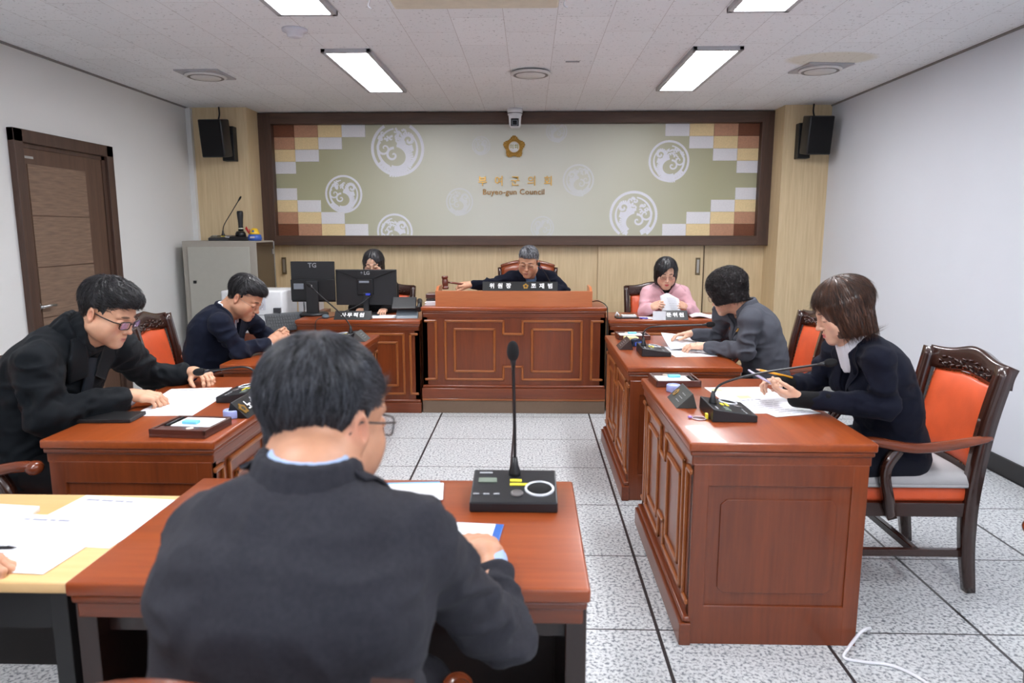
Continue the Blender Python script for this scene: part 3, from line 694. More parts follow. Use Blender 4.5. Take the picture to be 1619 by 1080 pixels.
# ================================================================== people: implicit surfaces meshed with surface nets
def nv(*a): return np.array(a, float)
def norm(v): v = np.asarray(v, float); return v / (np.linalg.norm(v) + 1e-12)
def vnoise(P, s, seed=0):
    """value noise in [-1,1]"""
    Q = P * s + seed * 17.13; I = np.floor(Q).astype(np.int64); f = Q - I; f = f * f * (3 - 2 * f)
    def h(a, b, c):
        n = (a * 374761393 + b * 668265263 + c * 2147483647 + seed * 1274126177) & 0xffffffff
        n = ((n ^ (n >> 13)) * 1274126177) & 0xffffffff; n = n ^ (n >> 16); return (n & 0xffff) / 32767.5 - 1
    r = 0
    for dx in (0, 1):
        for dy in (0, 1):
            for dz in (0, 1):
                w = (f[:, 0] if dx else 1 - f[:, 0]) * (f[:, 1] if dy else 1 - f[:, 1]) * (f[:, 2] if dz else 1 - f[:, 2])
                r = r + w * h(I[:, 0] + dx, I[:, 1] + dy, I[:, 2] + dz)
    return r
class SDF:
    def __init__(s): s.ops = []
    def cone(s, a, b, r1, r2=None, k=.02, sub=False):
        a = nv(*a); b = nv(*b); r2 = r1 if r2 is None else r2; ba = b - a; L = ba @ ba + 1e-12
        def f(P):
            t = np.clip(((P - a) @ ba) / L, 0, 1); return np.linalg.norm(P - a - t[:, None] * ba, axis=1) - (r1 + (r2 - r1) * t)
        m = max(r1, r2); s.ops.append((f, np.minimum(a, b) - m, np.maximum(a, b) + m, k, sub)); return s
    def chain(s, pts, rs, k=.02):
        for i in range(len(pts) - 1): s.cone(pts[i], pts[i + 1], rs[i], rs[i + 1], k)
        return s
    def ell(s, c, r, k=.02, sub=False, rot=None):
        c = nv(*c); r = nv(*r); Rm = np.eye(3) if rot is None else np.array(Euler([R(q) for q in rot]).to_matrix())
        def f(P):
            Q = (P - c) @ Rm; k0 = np.linalg.norm(Q / r, axis=1); k1 = np.linalg.norm(Q / (r * r), axis=1) + 1e-9; return k0 * (k0 - 1) / k1
        m = max(r) if rot is not None else r; s.ops.append((f, c - m, c + m, k, sub)); return s
    def ecyl(s, a, b, ax, ra, rb, k=.03):
        """elliptic tapered limb: ax = unit wide axis, ra/rb = (wide, deep) radii at a and b"""
        a = nv(*a); b = nv(*b); ba = b - a; Ln = np.linalg.norm(ba); T = ba / Ln; X = norm(nv(*ax) - T * (nv(*ax) @ T)); Y = np.cross(T, X)
        def f(P):
            q = P - a; t = np.clip((q @ T) / Ln, 0, 1); w = ra[0] + (rb[0] - ra[0]) * t; d = ra[1] + (rb[1] - ra[1]) * t
            x = (q @ X); y = (q @ Y); z = (q @ T) - t * Ln
            k0 = np.sqrt((x / w) ** 2 + (y / d) ** 2 + (z / d) ** 2) + 1e-9; k1 = np.sqrt((x / w ** 2) ** 2 + (y / d ** 2) ** 2 + (z / d ** 2) ** 2) + 1e-9
            return k0 * (k0 - 1) / k1
        m = max(ra[0], rb[0]); s.ops.append((f, np.minimum(a, b) - m, np.maximum(a, b) + m, k, False)); return s
    def fn(s, f, lo, hi, k=.01, sub=False): s.ops.append((f, nv(*lo), nv(*hi), k, sub)); return s
    def eval(s, P):
        D = np.full(len(P), .08)
        for f, lo, hi, k, sub in s.ops:
            m = (.05 + k); msk = np.all((P > lo - m) & (P < hi + m), axis=1)
            if not msk.any(): continue
            d = f(P[msk]); D[msk] = comb(D[msk], d, k, sub)
        return D
    def mesh(s, h, clip=None, post=None):
        add = [o for o in s.ops if not o[4]]
        lo = np.min([o[1] for o in add], 0) - 3 * h - .005; hi = np.max([o[2] for o in add], 0) + 3 * h + .005
        if clip: lo = np.maximum(lo, clip[0]); hi = np.minimum(hi, clip[1])
        ax = [np.arange(lo[i], hi[i] + h, h) for i in range(3)]; sh = tuple(len(a) for a in ax)
        D = np.full(sh, .08)
        for f, l, u, k, sub in s.ops:
            m = .03 + k; sl = []
            for i in range(3):
                a = np.searchsorted(ax[i], l[i] - m); b = np.searchsorted(ax[i], u[i] + m); sl.append(slice(a, b))
            if any(q.stop <= q.start for q in sl): continue
            G = np.stack(np.meshgrid(*[ax[i][sl[i]] for i in range(3)], indexing='ij'), -1); sb = G.shape[:3]
            d = f(G.reshape(-1, 3)).reshape(sb); D[tuple(sl)] = comb(D[tuple(sl)], d, k, sub)
        # close at the borders
        for i in range(3):
            for e in (0, -1):
                q = [slice(None)] * 3; q[i] = e; D[tuple(q)] = np.maximum(D[tuple(q)], .002)
        return nets(D, lo, h)
def comb(a, b, k, sub):
    if sub:
        b = -b; k = max(k, 1e-5); hh = np.clip(.5 - .5 * (b - a) / k * -1, 0, 1); return a * (1 - hh) + b * hh + k * hh * (1 - hh) if False else smax(a, b, k)
    hh = np.clip(.5 + .5 * (b - a) / max(k, 1e-5), 0, 1); return b * (1 - hh) + a * hh - k * hh * (1 - hh)
def smax(a, b, k):
    hh = np.clip(.5 - .5 * (b - a) / k, 0, 1); return b * (1 - hh) + a * hh + k * hh * (1 - hh)
def nets(D, lo, h):
    ins = D < 0; sx, sy, sz = D.shape
    c = np.zeros((sx - 1, sy - 1, sz - 1), np.uint8)
    for i in (0, 1):
        for j in (0, 1):
            for k in (0, 1): c += ins[i:sx - 1 + i, j:sy - 1 + j, k:sz - 1 + k]
    act = (c > 0) & (c < 8); idx = np.full(act.shape, -1, np.int64); cells = np.argwhere(act); idx[act] = np.arange(len(cells))
    acc = np.zeros((len(cells), 3)); cnt = np.zeros(len(cells)); ci, cj, ck = cells.T
    for a in range(3):
        o1, o2 = [q for q in range(3) if q != a]
        for u in (0, 1):
            for v in (0, 1):
                p = np.zeros(3, int); p[o1] = u; p[o2] = v; q = p.copy(); q[a] = 1
                d0 = D[ci + p[0], cj + p[1], ck + p[2]]; d1 = D[ci + q[0], cj + q[1], ck + q[2]]; m = (d0 < 0) != (d1 < 0)
                t = d0[m] / (d0[m] - d1[m]); pt = np.tile(p.astype(float), (m.sum(), 1)); pt[:, a] = t; acc[m] += pt; cnt[m] += 1
    V = lo + (cells + acc / cnt[:, None]) * h
    F = []
    for a in range(3):
        o1, o2 = [(1, 2), (2, 0), (0, 1)][a]
        s0 = [slice(None)] * 3; s1 = [slice(None)] * 3; s0[a] = slice(0, -1); s1[a] = slice(1, None)
        A = ins[tuple(s0)]; B = ins[tuple(s1)]; e = np.argwhere(A != B)
        e = e[(e[:, o1] > 0) & (e[:, o2] > 0) & (e[:, o1] < D.shape[o1] - 1) & (e[:, o2] < D.shape[o2] - 1)]
        fl = A[tuple(e.T)]
        def cell(d1, d2):
            q = e.copy(); q[:, o1] -= d1; q[:, o2] -= d2; return idx[tuple(q.T)]
        Q = np.stack([cell(1, 1), cell(0, 1), cell(0, 0), cell(1, 0)], 1)
        Q[~fl] = Q[~fl][:, ::-1]; F.append(Q)
    F = np.concatenate(F); F = F[(F >= 0).all(1)]; return V, F
def mk_mesh(name, V, F, col=None, smooth=True):
    me = bpy.data.meshes.new(name); V = np.asarray(V, np.float32)
    if isinstance(F, np.ndarray):
        me.vertices.add(len(V)); me.vertices.foreach_set('co', V.ravel()); me.loops.add(F.size); me.loops.foreach_set('vertex_index', F.ravel().astype(np.int32))
        me.polygons.add(len(F)); me.polygons.foreach_set('loop_start', np.arange(0, F.size, F.shape[1], dtype=np.int32)); me.polygons.foreach_set('loop_total', np.full(len(F), F.shape[1], np.int32))
    me.update(calc_edges=True); me.validate()
    me.polygons.foreach_set('use_smooth', [smooth] * len(me.polygons))
    if col is not None:
        at = me.color_attributes.new('Col', 'FLOAT_COLOR', 'POINT'); at.data.foreach_set('color', np.concatenate([col, np.ones((len(col), 1))], 1).astype(np.float32).ravel())
    return me
def merge(parts):
    Vs, Fs, Cs, n = [], [], [], 0
    for V, F, C in parts: Vs.append(V); Fs.append(F + n); Cs.append(C); n += len(V)
    return np.concatenate(Vs), np.concatenate(Fs), np.concatenate(Cs)
def lap(V, F, it=1, w=.5):
    for _ in range(it):
        S = np.zeros_like(V); c = np.zeros(len(V))
        for a, b in ((0, 1), (1, 2), (2, 3), (3, 0)):
            np.add.at(S, F[:, a], V[F[:, b]]); np.add.at(S, F[:, b], V[F[:, a]]); np.add.at(c, F[:, a], 1); np.add.at(c, F[:, b], 1)
        V = V * (1 - w) + w * S / np.maximum(c, 1)[:, None]
    return V
def vnorm(V, F):
    n = np.cross(V[F[:, 2]] - V[F[:, 0]], V[F[:, 3]] - V[F[:, 1]]); N = np.zeros_like(V)
    for i in range(4): np.add.at(N, F[:, i], n)
    return N / (np.linalg.norm(N, axis=1)[:, None] + 1e-12)

def skin_mat():
    if 'skin' in MATS: return MATS['skin']
    m, nt, b = nt_of('skin'); N = nt.nodes.new; L = nt.links.new
    a = N('ShaderNodeVertexColor'); a.layer_name = 'Col'
    tc = N('ShaderNodeTexCoord'); n = N('ShaderNodeTexNoise'); n.inputs['Scale'].default_value = 35; n.inputs['Detail'].default_value = 4; L(tc.outputs['Object'], n.inputs['Vector'])
    r = N('ShaderNodeValToRGB'); r.color_ramp.elements[0].position = .3; r.color_ramp.elements[0].color = (.90, .87, .85, 1); r.color_ramp.elements[1].position = .7; r.color_ramp.elements[1].color = (1.04, 1.03, 1.02, 1); L(n.outputs[0], r.inputs[0])
    mx = N('ShaderNodeMix'); mx.data_type = 'RGBA'; mx.blend_type = 'MULTIPLY'; mx.inputs[0].default_value = 1; L(a.outputs[0], mx.inputs[6]); L(r.outputs[0], mx.inputs[7]); L(mx.outputs[2], b.inputs['Base Color'])
    b.inputs['Roughness'].default_value = .48; b.inputs['Subsurface Weight'].default_value = .12; b.inputs['Subsurface Radius'].default_value = (.012, .005, .003); b.inputs['Subsurface Scale'].default_value = .4
    n2 = N('ShaderNodeTexNoise'); n2.inputs['Scale'].default_value = 260; L(tc.outputs['Object'], n2.inputs['Vector'])
    bp = N('ShaderNodeBump'); bp.inputs['Strength'].default_value = .15; bp.inputs['Distance'].default_value = .001; L(n2.outputs[0], bp.inputs['Height']); L(bp.outputs[0], b.inputs['Normal'])
    MATS['skin'] = m; return m
def hair_mat(name, c1, c2, rough=.38):
    if name in MATS: return MATS[name]
    m, nt, b = nt_of(name); N = nt.nodes.new; L = nt.links.new
    a = N('ShaderNodeVertexColor'); a.layer_name = 'Col'          # r: strand coordinate, g: age streak
    sp = N('ShaderNodeSeparateColor'); L(a.outputs[0], sp.inputs[0])
    r = N('ShaderNodeValToRGB'); r.color_ramp.elements[0].position = .25; r.color_ramp.elements[0].color = srgb(*c1); r.color_ramp.elements[1].position = .8; r.color_ramp.elements[1].color = srgb(*c2)
    L(sp.outputs[0], r.inputs[0]); mx = N('ShaderNodeMix'); mx.data_type = 'RGBA'; L(sp.outputs[1], mx.inputs[0]); L(r.outputs[0], mx.inputs[6]); mx.inputs[7].default_value = srgb(168, 128, 108)
    L(mx.outputs[2], b.inputs['Base Color']); b.inputs['Roughness'].default_value = rough; b.inputs['Specular IOR Level'].default_value = .45
    MATS[name] = m; return m
def cloth(name, col, rough=.85, sheen=.03, var=.08, scale=300, bump=.35, wr=0.0):
    if name in MATS: return MATS[name]
    m = mat(name, col, rough, var=var, scale=scale, bump=bump, bscale=900, sheen=sheen, spec=.15)
    return m

SKIN = nv(*lin((204, 154, 124))); SKINF = nv(*lin((220, 176, 150)))
def hexc(*c): return nv(*lin(c))

class Frame:
    def __init__(s, o, X, Y, Z): s.o = nv(*o); s.M = np.stack([X, Y, Z], 1)   # columns
    def w(s, P): return np.asarray(P, float) @ s.M.T + s.o
    def l(s, P): return (np.asarray(P, float) - s.o) @ s.M
def head_frame(o, yaw, pitch, roll=0):
    """yaw 0 faces +Y, positive turns to the left (counter-clockwise from above); pitch positive looks down"""
    M = (Euler((0, 0, R(yaw))).to_matrix() @ Euler((R(-pitch), 0, 0)).to_matrix() @ Euler((0, R(roll), 0)).to_matrix())
    M = np.array(M); return Frame(o, M[:, 0], M[:, 1], M[:, 2])

def build_head(fr, neck_base, sex='m', h=.0026, skin=SKIN, wide=1.0, full=0, lipcol=(176, 104, 92), brow=(34, 26, 22), neck_r=None, open_eye=.0, sc=1.0):
    s = SDF(); f = wide; m = sex == 'm'
    s.ell((0, -.018, .042), (.0765 * f, .096, .079), .02)
    s.ell((0, .032, .035), (.064 * f, .054, .057), .03)
    s.ell((0, .030, -.030), ((.061 + full) * f, .058, .070), .03)
    for q in (-1, 1):
        s.cone((q * (.050 + full) * f, .000, -.052), (q * .014, .068, -.098 if m else -.094), .024 if m else .021, .017, .03)
        s.ell((q * (.041 + full * .6) * f, .056, -.026), (.025, .022, .024), .02)
        s.cone((q * .010, .091, .020), (q * .046 * f, .074, .024), .0065 if m else .005, .005, .012)
    s.ell((0, .078, -.099), (.021, .017, .016), .02)
    s.ell((0, .080, -.066), (.029, .018, .024), .018)
    for q in (-1, 1):
        s.ell((q * .0325 * f, .103, .001), (.018, .016, .0125), .014, True)
        s.ell((q * .0325 * f, .080, .001), (.0165, .0125, .0125), .004)             # lidded eye
    s.cone((0, .088, .010), (0, .1045, -.028), .0068, .0092, .013)
    s.ell((0, .1085, -.033), (.0098, .0105, .0092), .007)
    for q in (-1, 1):
        s.ell((q * .0115, .0975, -.0375), (.0072, .0095, .0072), .006)
        s.ell((q * .006, .1025, -.0455), (.003, .004, .0025), .003, True)
        s.cone((q * .021, .088, -.0655), (q * .004, .0985, -.062), .0038, .0052, .004)
        s.cone((q * .018, .0885, -.070), (0, .0975, -.0725), .004, .0062, .004)
        s.ell((q * (.044 + full * .8) * f, .034, -.052), (.026, .034, .034), .03)
        # ear
        s.ell((q * .0795 * f, -.010, -.006), (.0075, .0175, .0305), .006, rot=(12, 0, q * -22))
        s.ell((q * .0865 * f, -.006, -.004), (.006, .009, .017), .004, True, rot=(12, 0, q * -22))
        s.ell((q * .078 * f, -.004, -.028), (.006, .009, .010), .004)
    s.cone((-.021, .1005, -.0672), (.021, .1005, -.0672), .0012, .0012, .003, True)
    nb = fr.l(nv(*neck_base)) / sc; nr = neck_r or (.058 if m else .048)
    s.cone((0, -.030, -.040), nb, nr, nr * 1.08, .03)
    s.cone((0, .020, -.085), nb + nv(0, .02, 0), nr * .62, nr * .8, .03)
    V, F = s.mesh(h); V = lap(V, F, 1, .35)
    C = np.tile(skin, (len(V), 1)); x, y, z = V.T
    def blob(cx, cy, cz, rx, ry, rz, col, a=1.0, hard=1.0):
        d = ((x - cx) / rx) ** 2 + ((y - cy) / ry) ** 2 + ((z - cz) / rz) ** 2; w = a * np.clip((1 - d) * hard, 0, 1)[:, None]
        C[:] = C * (1 - w) + nv(*lin(col)) * w
    for q in (-1, 1):
        blob(q * .040 * f, .075, -.032, .030, .04, .024, (216, 132, 108) if m else (226, 150, 132), .35)
        blob(q * .0795 * f, -.01, -.006, .014, .03, .034, (206, 128, 104), .5)
        blob(q * .028 * f, .088, .0255, .019, .03, .0048, brow, .85, 2.5)
        blob(q * .0325 * f, .094, -.0075, .0165, .02, .0030, (40, 26, 22), .9, 2.5)       # lash line
        blob(q * .0325 * f, .094, .0075, .016, .02, .0022, (150, 100, 80), .5, 2)
    blob(0, .115, -.035, .018, .02, .014, (214, 128, 104), .35)
    blob(0, .10, -.0635, .022, .02, .0052, lipcol, .9, 2); blob(0, .10, -.0715, .019, .02, .0062, lipcol, .9, 2)
    blob(0, .104, -.0672, .021, .02, .0018, (90, 40, 36), .8, 2)
    if m: blob(0, .085, -.085, .05, .05, .03, (170, 130, 112), .25)
    return fr.w(V * sc), F, C

def hair_shell(fr, kind, h=.003, wide=1.0, sc=1.0, seed=0, puff=0.0, top=0.0, fade=0.0, bald=0.0, face=.056, part=0.0):
    s = SDF(); f = wide
    if kind == 'm':
        def zl(P):
            x, y, z = P.T; ax = np.abs(x)
            front = np.interp(y, [-.13, -.09, -.055, -.033, -.020, .004, .010, .030, .034, .048, .066, .10, .2],
                              [-.060, -.058, -.050, -.030, .022, .026, -.008, -.006, .022, .045, .063, .070, .07])
            return front + (.014 * (ax < .03) * 0)
        def hf(P):
            Q = P - nv(0, -.019, .044); r = nv((.0805 + puff * .6) * f, .1015 + puff, .0855 + puff); k0 = np.linalg.norm(Q / r, axis=1); k1 = np.linalg.norm(Q / (r * r), axis=1) + 1e-9
            d = k0 * (k0 - 1) / k1
            if top:
                Q2 = P - nv(0, .014, .084); r2 = nv(.070 * f, .084 + top * .7, .040 + top); k0 = np.linalg.norm(Q2 / r2, axis=1); k1 = np.linalg.norm(Q2 / (r2 * r2), axis=1) + 1e-9
                d2 = k0 * (k0 - 1) / k1; hh = np.clip(.5 + .5 * (d2 - d) / .02, 0, 1); d = d2 * (1 - hh) + d * hh - .02 * hh * (1 - hh)
            # the shaved nape follows skull and neck closely
            q = P - nv(0, -.030, -.040); tt = np.clip(-q[:, 2] / .08, 0, 1); d3 = np.sqrt(q[:, 0] ** 2 + (q[:, 1]) ** 2 + np.maximum(q[:, 2], 0) ** 2) - (.0605 + .001 * (1 - tt))
            hh = np.clip(.5 + .5 * (d - d3) / .03, 0, 1); d = d3 * hh + d * (1 - hh) - .03 * hh * (1 - hh)
            d = d + np.clip((.010 - P[:, 2]) / .06, 0, 1) * .0035
            return smax(d, (zl(P) + .006 * np.sin(P[:, 0] * 190 + P[:, 1] * 90) * .3 - P[:, 2]) * .55, .003)
        s.fn(hf, (-.12, -.15, -.09), (.12, .13, .15 + puff), .002)
    else:
        ln = -.105 if kind == 'bob' else (-.072 if kind == 'curl' else -.19)
        def hf(P):
            x, y, z = P.T
            Q = P - nv(0, -.018, .045); r = nv((.089 + puff) * f, .109 + puff, .089 + puff * .8); k0 = np.linalg.norm(Q / r, axis=1); k1 = np.linalg.norm(Q / (r * r), axis=1) + 1e-9
            d = k0 * (k0 - 1) / k1
            t = np.clip((.04 - z) / (.04 - ln), 0, 1)
            w = (.090 + puff) * f + .010 * np.sin(t * PI) - .012 * t; dd = .100 + puff * .8 - .018 * t; yc = -.015 + .004 * t
            cyl = (np.sqrt((x / w) ** 2 + ((y - yc) / dd) ** 2) - 1) * np.minimum(w, dd)
            cyl = smax(cyl, z - .045, .01); cyl = smax(cyl, ln + .02 * np.clip((y + .02) / .1, -1, .6) - z, .010)
            hh = np.clip(.5 + .5 * (cyl - d) / .02, 0, 1); d = cyl * (1 - hh) + d * hh - .02 * hh * (1 - hh)
            # face opening
            xs = x - part * np.clip(z / .08, 0, 1.2) * .03
            k = np.sqrt((xs / (face * f)) ** 2 + (np.maximum(z + .035, 0) / .114) ** 2) - 1
            cut = smax(k * face, .024 - y, .010)
            if kind == 'curl': cut = smax((np.sqrt((x / (.060 * f)) ** 2 + ((z + .035) / .098) ** 2) - 1) * .06, .020 - y, .01)
            return smax(d, -cut, .006)
        s.fn(hf, (-.14, -.16, ln - .03), (.14, .15, .17), .002)
    V, F = s.mesh(h); N = vnorm(V, F)
    # strand relief: flow coordinate runs from the crown
    x, y, z = V.T
    if kind in ('bob', 'long'):
        ang = np.arctan2(x, y + .02); U = np.stack([np.sin(ang) * 1.0, np.cos(ang), z * .35 * 10 / 10], 1)
        n1 = vnoise(np.stack([np.sin(ang) * .1, np.cos(ang) * .1, z * .06], 1), 110, seed); n2 = vnoise(np.stack([np.sin(ang) * .1, np.cos(ang) * .1, z * .05], 1), 300, seed + 1)
        disp = .0022 * n1 + .0012 * n2
        st = .5 + .3 * n2 + .25 * n1
    elif kind == 'curl':
        n1 = vnoise(V, 55, seed); n2 = vnoise(V + n1[:, None] * .004, 150, seed + 1); disp = .006 * n1 + .0025 * n2; st = .5 + .4 * n2
    else:
        cr = nv(.01, -.055, .11); dv = V - cr; az = np.arctan2(dv[:, 0], dv[:, 1]); rr = np.linalg.norm(dv, axis=1)
        cc = np.stack([np.sin(az + rr * 4) * .08, np.cos(az + rr * 4) * .08, rr * .25], 1)
        n1 = vnoise(cc, 130, seed); n2 = vnoise(cc, 330, seed + 1); disp = (.0024 + puff * .15) * n1 + .0016 * n2; st = .35 + .45 * n2 + .25 * n1
        if puff > .006: n3 = vnoise(V, 70, seed + 5); disp = disp + .006 * n3
    V0 = V; V = V + N * disp[:, None]; g = np.zeros(len(V))
    if fade: g = np.clip((.012 - V0[:, 2] + .25 * np.clip(V0[:, 1], -.05, .05)) / .07, 0, 1) * fade
    if bald: g = np.maximum(g, bald * np.exp(-(np.linalg.norm(V0 - nv(.0, -.055, .115), axis=1) / .022) ** 2))
    C = np.stack([np.clip(st, 0, 1), g, np.zeros(len(V))], 1)
    return fr.w(V * sc), F, C, V, N
def strands(fr, Vl, Nl, n, L, kind, seed=1, sc=1.0, wdt=.0007, lift=.25):
    """thin tapering locks lying along the hair surface"""
    rng = np.random.default_rng(seed); n = min(n, len(Vl)); ids = rng.choice(len(Vl), n, replace=False); P = Vl[ids]; Nn = Nl[ids]
    ok = ~((P[:, 1] > .045) & (P[:, 2] < .06)) if kind != 'm' else ~((P[:, 1] > .0) & (P[:, 2] < .03)); P = P[ok]; Nn = Nn[ok]; n = len(P)
    cr = nv(.01, -.055, .12)
    if kind == 'm':
        d = P - cr; t = np.where((P[:, 1] > -.02)[:, None], nv(.35, 1, -.1), d * nv(1, 1, 1) + nv(0, 0, -.08))
    elif kind == 'curl': t = rng.normal(size=(n, 3)) + nv(0, 0, -.6)
    else: t = nv(0, 0, -1) + (P - nv(0, -.03, .2)) * nv(4, 4, 0) * (P[:, 2:3] > .06)
    t = t + rng.normal(size=(n, 3)) * .18 * np.linalg.norm(t, axis=1)[:, None]
    t = t - Nn * np.sum(t * Nn, 1)[:, None]; t /= np.linalg.norm(t, axis=1)[:, None] + 1e-9
    side = np.cross(t, Nn); K = 5; rings = []
    ln = L * (.6 + .8 * rng.random(n))[:, None]; lf = (lift * (.3 + rng.random(n)))[:, None]
    for k in range(K):
        u = k / (K - 1); c = P + Nn * (.0004 + ln * lf * (u - .9 * u * u)) + t * ln * u - Nn * (ln ** 2) * u * u * 2.6
        w = wdt * (1 - u * .92); rings.append(np.stack([c + side * w, c + Nn * w * .8, c - side * w], 1))
    A = np.stack(rings, 1)                                  # n,K,3,3
    V = A.reshape(-1, 3); F = []
    base = (np.arange(n) * K * 3)[:, None]
    for k in range(K - 1):
        for a in range(3):
            b = (a + 1) % 3; F.append(base + np.array([k * 3 + a, k * 3 + b, (k + 1) * 3 + b, (k + 1) * 3 + a]))
    F = np.concatenate(F); c = np.repeat(np.clip(.42 + .38 * rng.normal(size=n), 0, 1), K * 3)
    return fr.w(V * sc), F, np.stack([c, c * 0, c * 0], 1)

def build_hand(wrist, direction, back, side, curls, spread=1.0, thumb=(35, 20), skin=SKIN, sc=1.0, h=.0021, sleeve=None, forearm=None, tcurl=20):
    """direction: wrist->knuckles, back: normal of the back of the hand, side=+1 if the thumb lies on +Y = back x direction"""
    X = norm(direction); Z = norm(nv(*back) - X * (nv(*back) @ X)); Y = np.cross(Z, X); fr = Frame(wrist, X, Y, Z); s = SDF()
    kn = [(.092, .030), (.096, .010), (.092, -.010), (.084, -.028)]; ln = [.070, .078, .073, .057]; rr = [.0088, .0090, .0086, .0076]
    for i, (kx, ky) in enumerate(kn):
        ky *= side; s.cone((.0, ky * .55, 0), (kx * .55, ky * .9, .001), .019, .0145, .012); s.cone((kx * .55, ky * .9, .001), (kx, ky, 0), .0145, .0115, .010)
        a = nv(kx, ky, 0); c = curls[i]; ang = 0; sp = R((1.5 - i) * 4 * spread) * side; seg = [.45, .31, .24]; q = a
        for j in range(3):
            ang += R(c[j]); dv = nv(math.cos(ang) * math.cos(sp), math.cos(ang) * math.sin(sp) + 0, -math.sin(ang)); e = q + dv * ln[i] * seg[j]
            s.cone(q, e, rr[i] * (1 - .08 * j) * (1.0), rr[i] * (1 - .08 * (j + 1)) * .97, .0035); s.ell(q, (rr[i] * 1.07,) * 3, .003); q = e
    ta, tb = R(thumb[0]), R(thumb[1]); b = nv(.022, side * .022, -.006)
    d1 = nv(math.cos(ta), side * math.sin(ta) * math.cos(tb), -math.sin(ta) * math.sin(tb) - .15); e1 = b + norm(d1) * .045
    s.cone(b, e1, .0165, .0115, .014)
    tc = R(tcurl); d2 = norm(norm(d1) * math.cos(tc) + nv(math.sin(tc) * .9, -side * math.sin(tc) * .5, 0)); e2 = e1 + d2 * .030; d3 = norm(d2 + nv(.35, -side * .2, -.1)); e3 = e2 + d3 * .026
    s.cone(e1, e2, .0108, .0100, .005); s.cone(e2, e3, .0100, .0080, .004)
    s.cone((-.01, 0, 0), (.02, 0, 0), .023, .022, .015)
    if forearm is not None:
        fl = fr.l(nv(*forearm)) / sc; s.cone((-.0, 0, 0), fl, .023, .032, .012)
    V, F = s.mesh(h); C = np.tile(skin, (len(V), 1))
    # warmer knuckles and tips
    for (kx, ky) in kn:
        d = np.linalg.norm(V - nv(kx, ky * side, .01), axis=1); w = np.clip(1 - d / .014, 0, 1)[:, None] * .25; C = C * (1 - w) + hexc(214, 128, 104) * w
    return fr.w(V * sc), F, C
RELAX = [(15, 25, 15), (20, 28, 18), (24, 30, 20), (28, 32, 20)]
CURL = [(45, 60, 35), (52, 66, 40), (56, 68, 42), (60, 66, 40)]
HOLD = [(35, 45, 25), (40, 50, 30), (45, 55, 30), (48, 55, 30)]

def wrinkle(V, F, amp, sc, seed, stretch=(1, 1, 1)):
    N = vnorm(V, F); n = vnoise(V * nv(*stretch), sc, seed); n2 = vnoise(V * nv(*stretch) + n[:, None] * .02, sc * 2.1, seed + 3)
    return V + N * (amp * (1 - np.abs(n) * 2) * .6 + amp * .4 * n2)[:, None]

def folds(s, V, F, amp, seed):
    """cloth folds: strongest at elbows, armpits and the waist, running across the limb"""
    N = vnorm(V, F); m = np.full(len(V), .35)
    def g(c, r): return np.exp(-(np.linalg.norm(V - c, axis=1) / r) ** 2)
    for sh_, e, w in ((s.SR, s.ER, s.WR), (s.SL, s.EL, s.WL)):
        m = m + 1.0 * g(e, .11) + .7 * g(sh_ - s.U * .08 + s.Fd * .05, .10) + .5 * g((e + w) / 2, .10)
    m = m + .6 * g(s.P + s.U * .12 + s.Fd * .08, .16)
    W = V + .03 * np.stack([vnoise(V, 7, seed + 9), vnoise(V, 7, seed + 10), vnoise(V, 7, seed + 11)], 1)
    n = vnoise(W * nv(1, 1, 1.6), 15, seed); n2 = vnoise(W, 31, seed + 3)
    rid = (1 - np.abs(n) * 3.2).clip(-1, 1)
    return V + N * (amp * m * (.85 * rid + .45 * n2))[:, None]
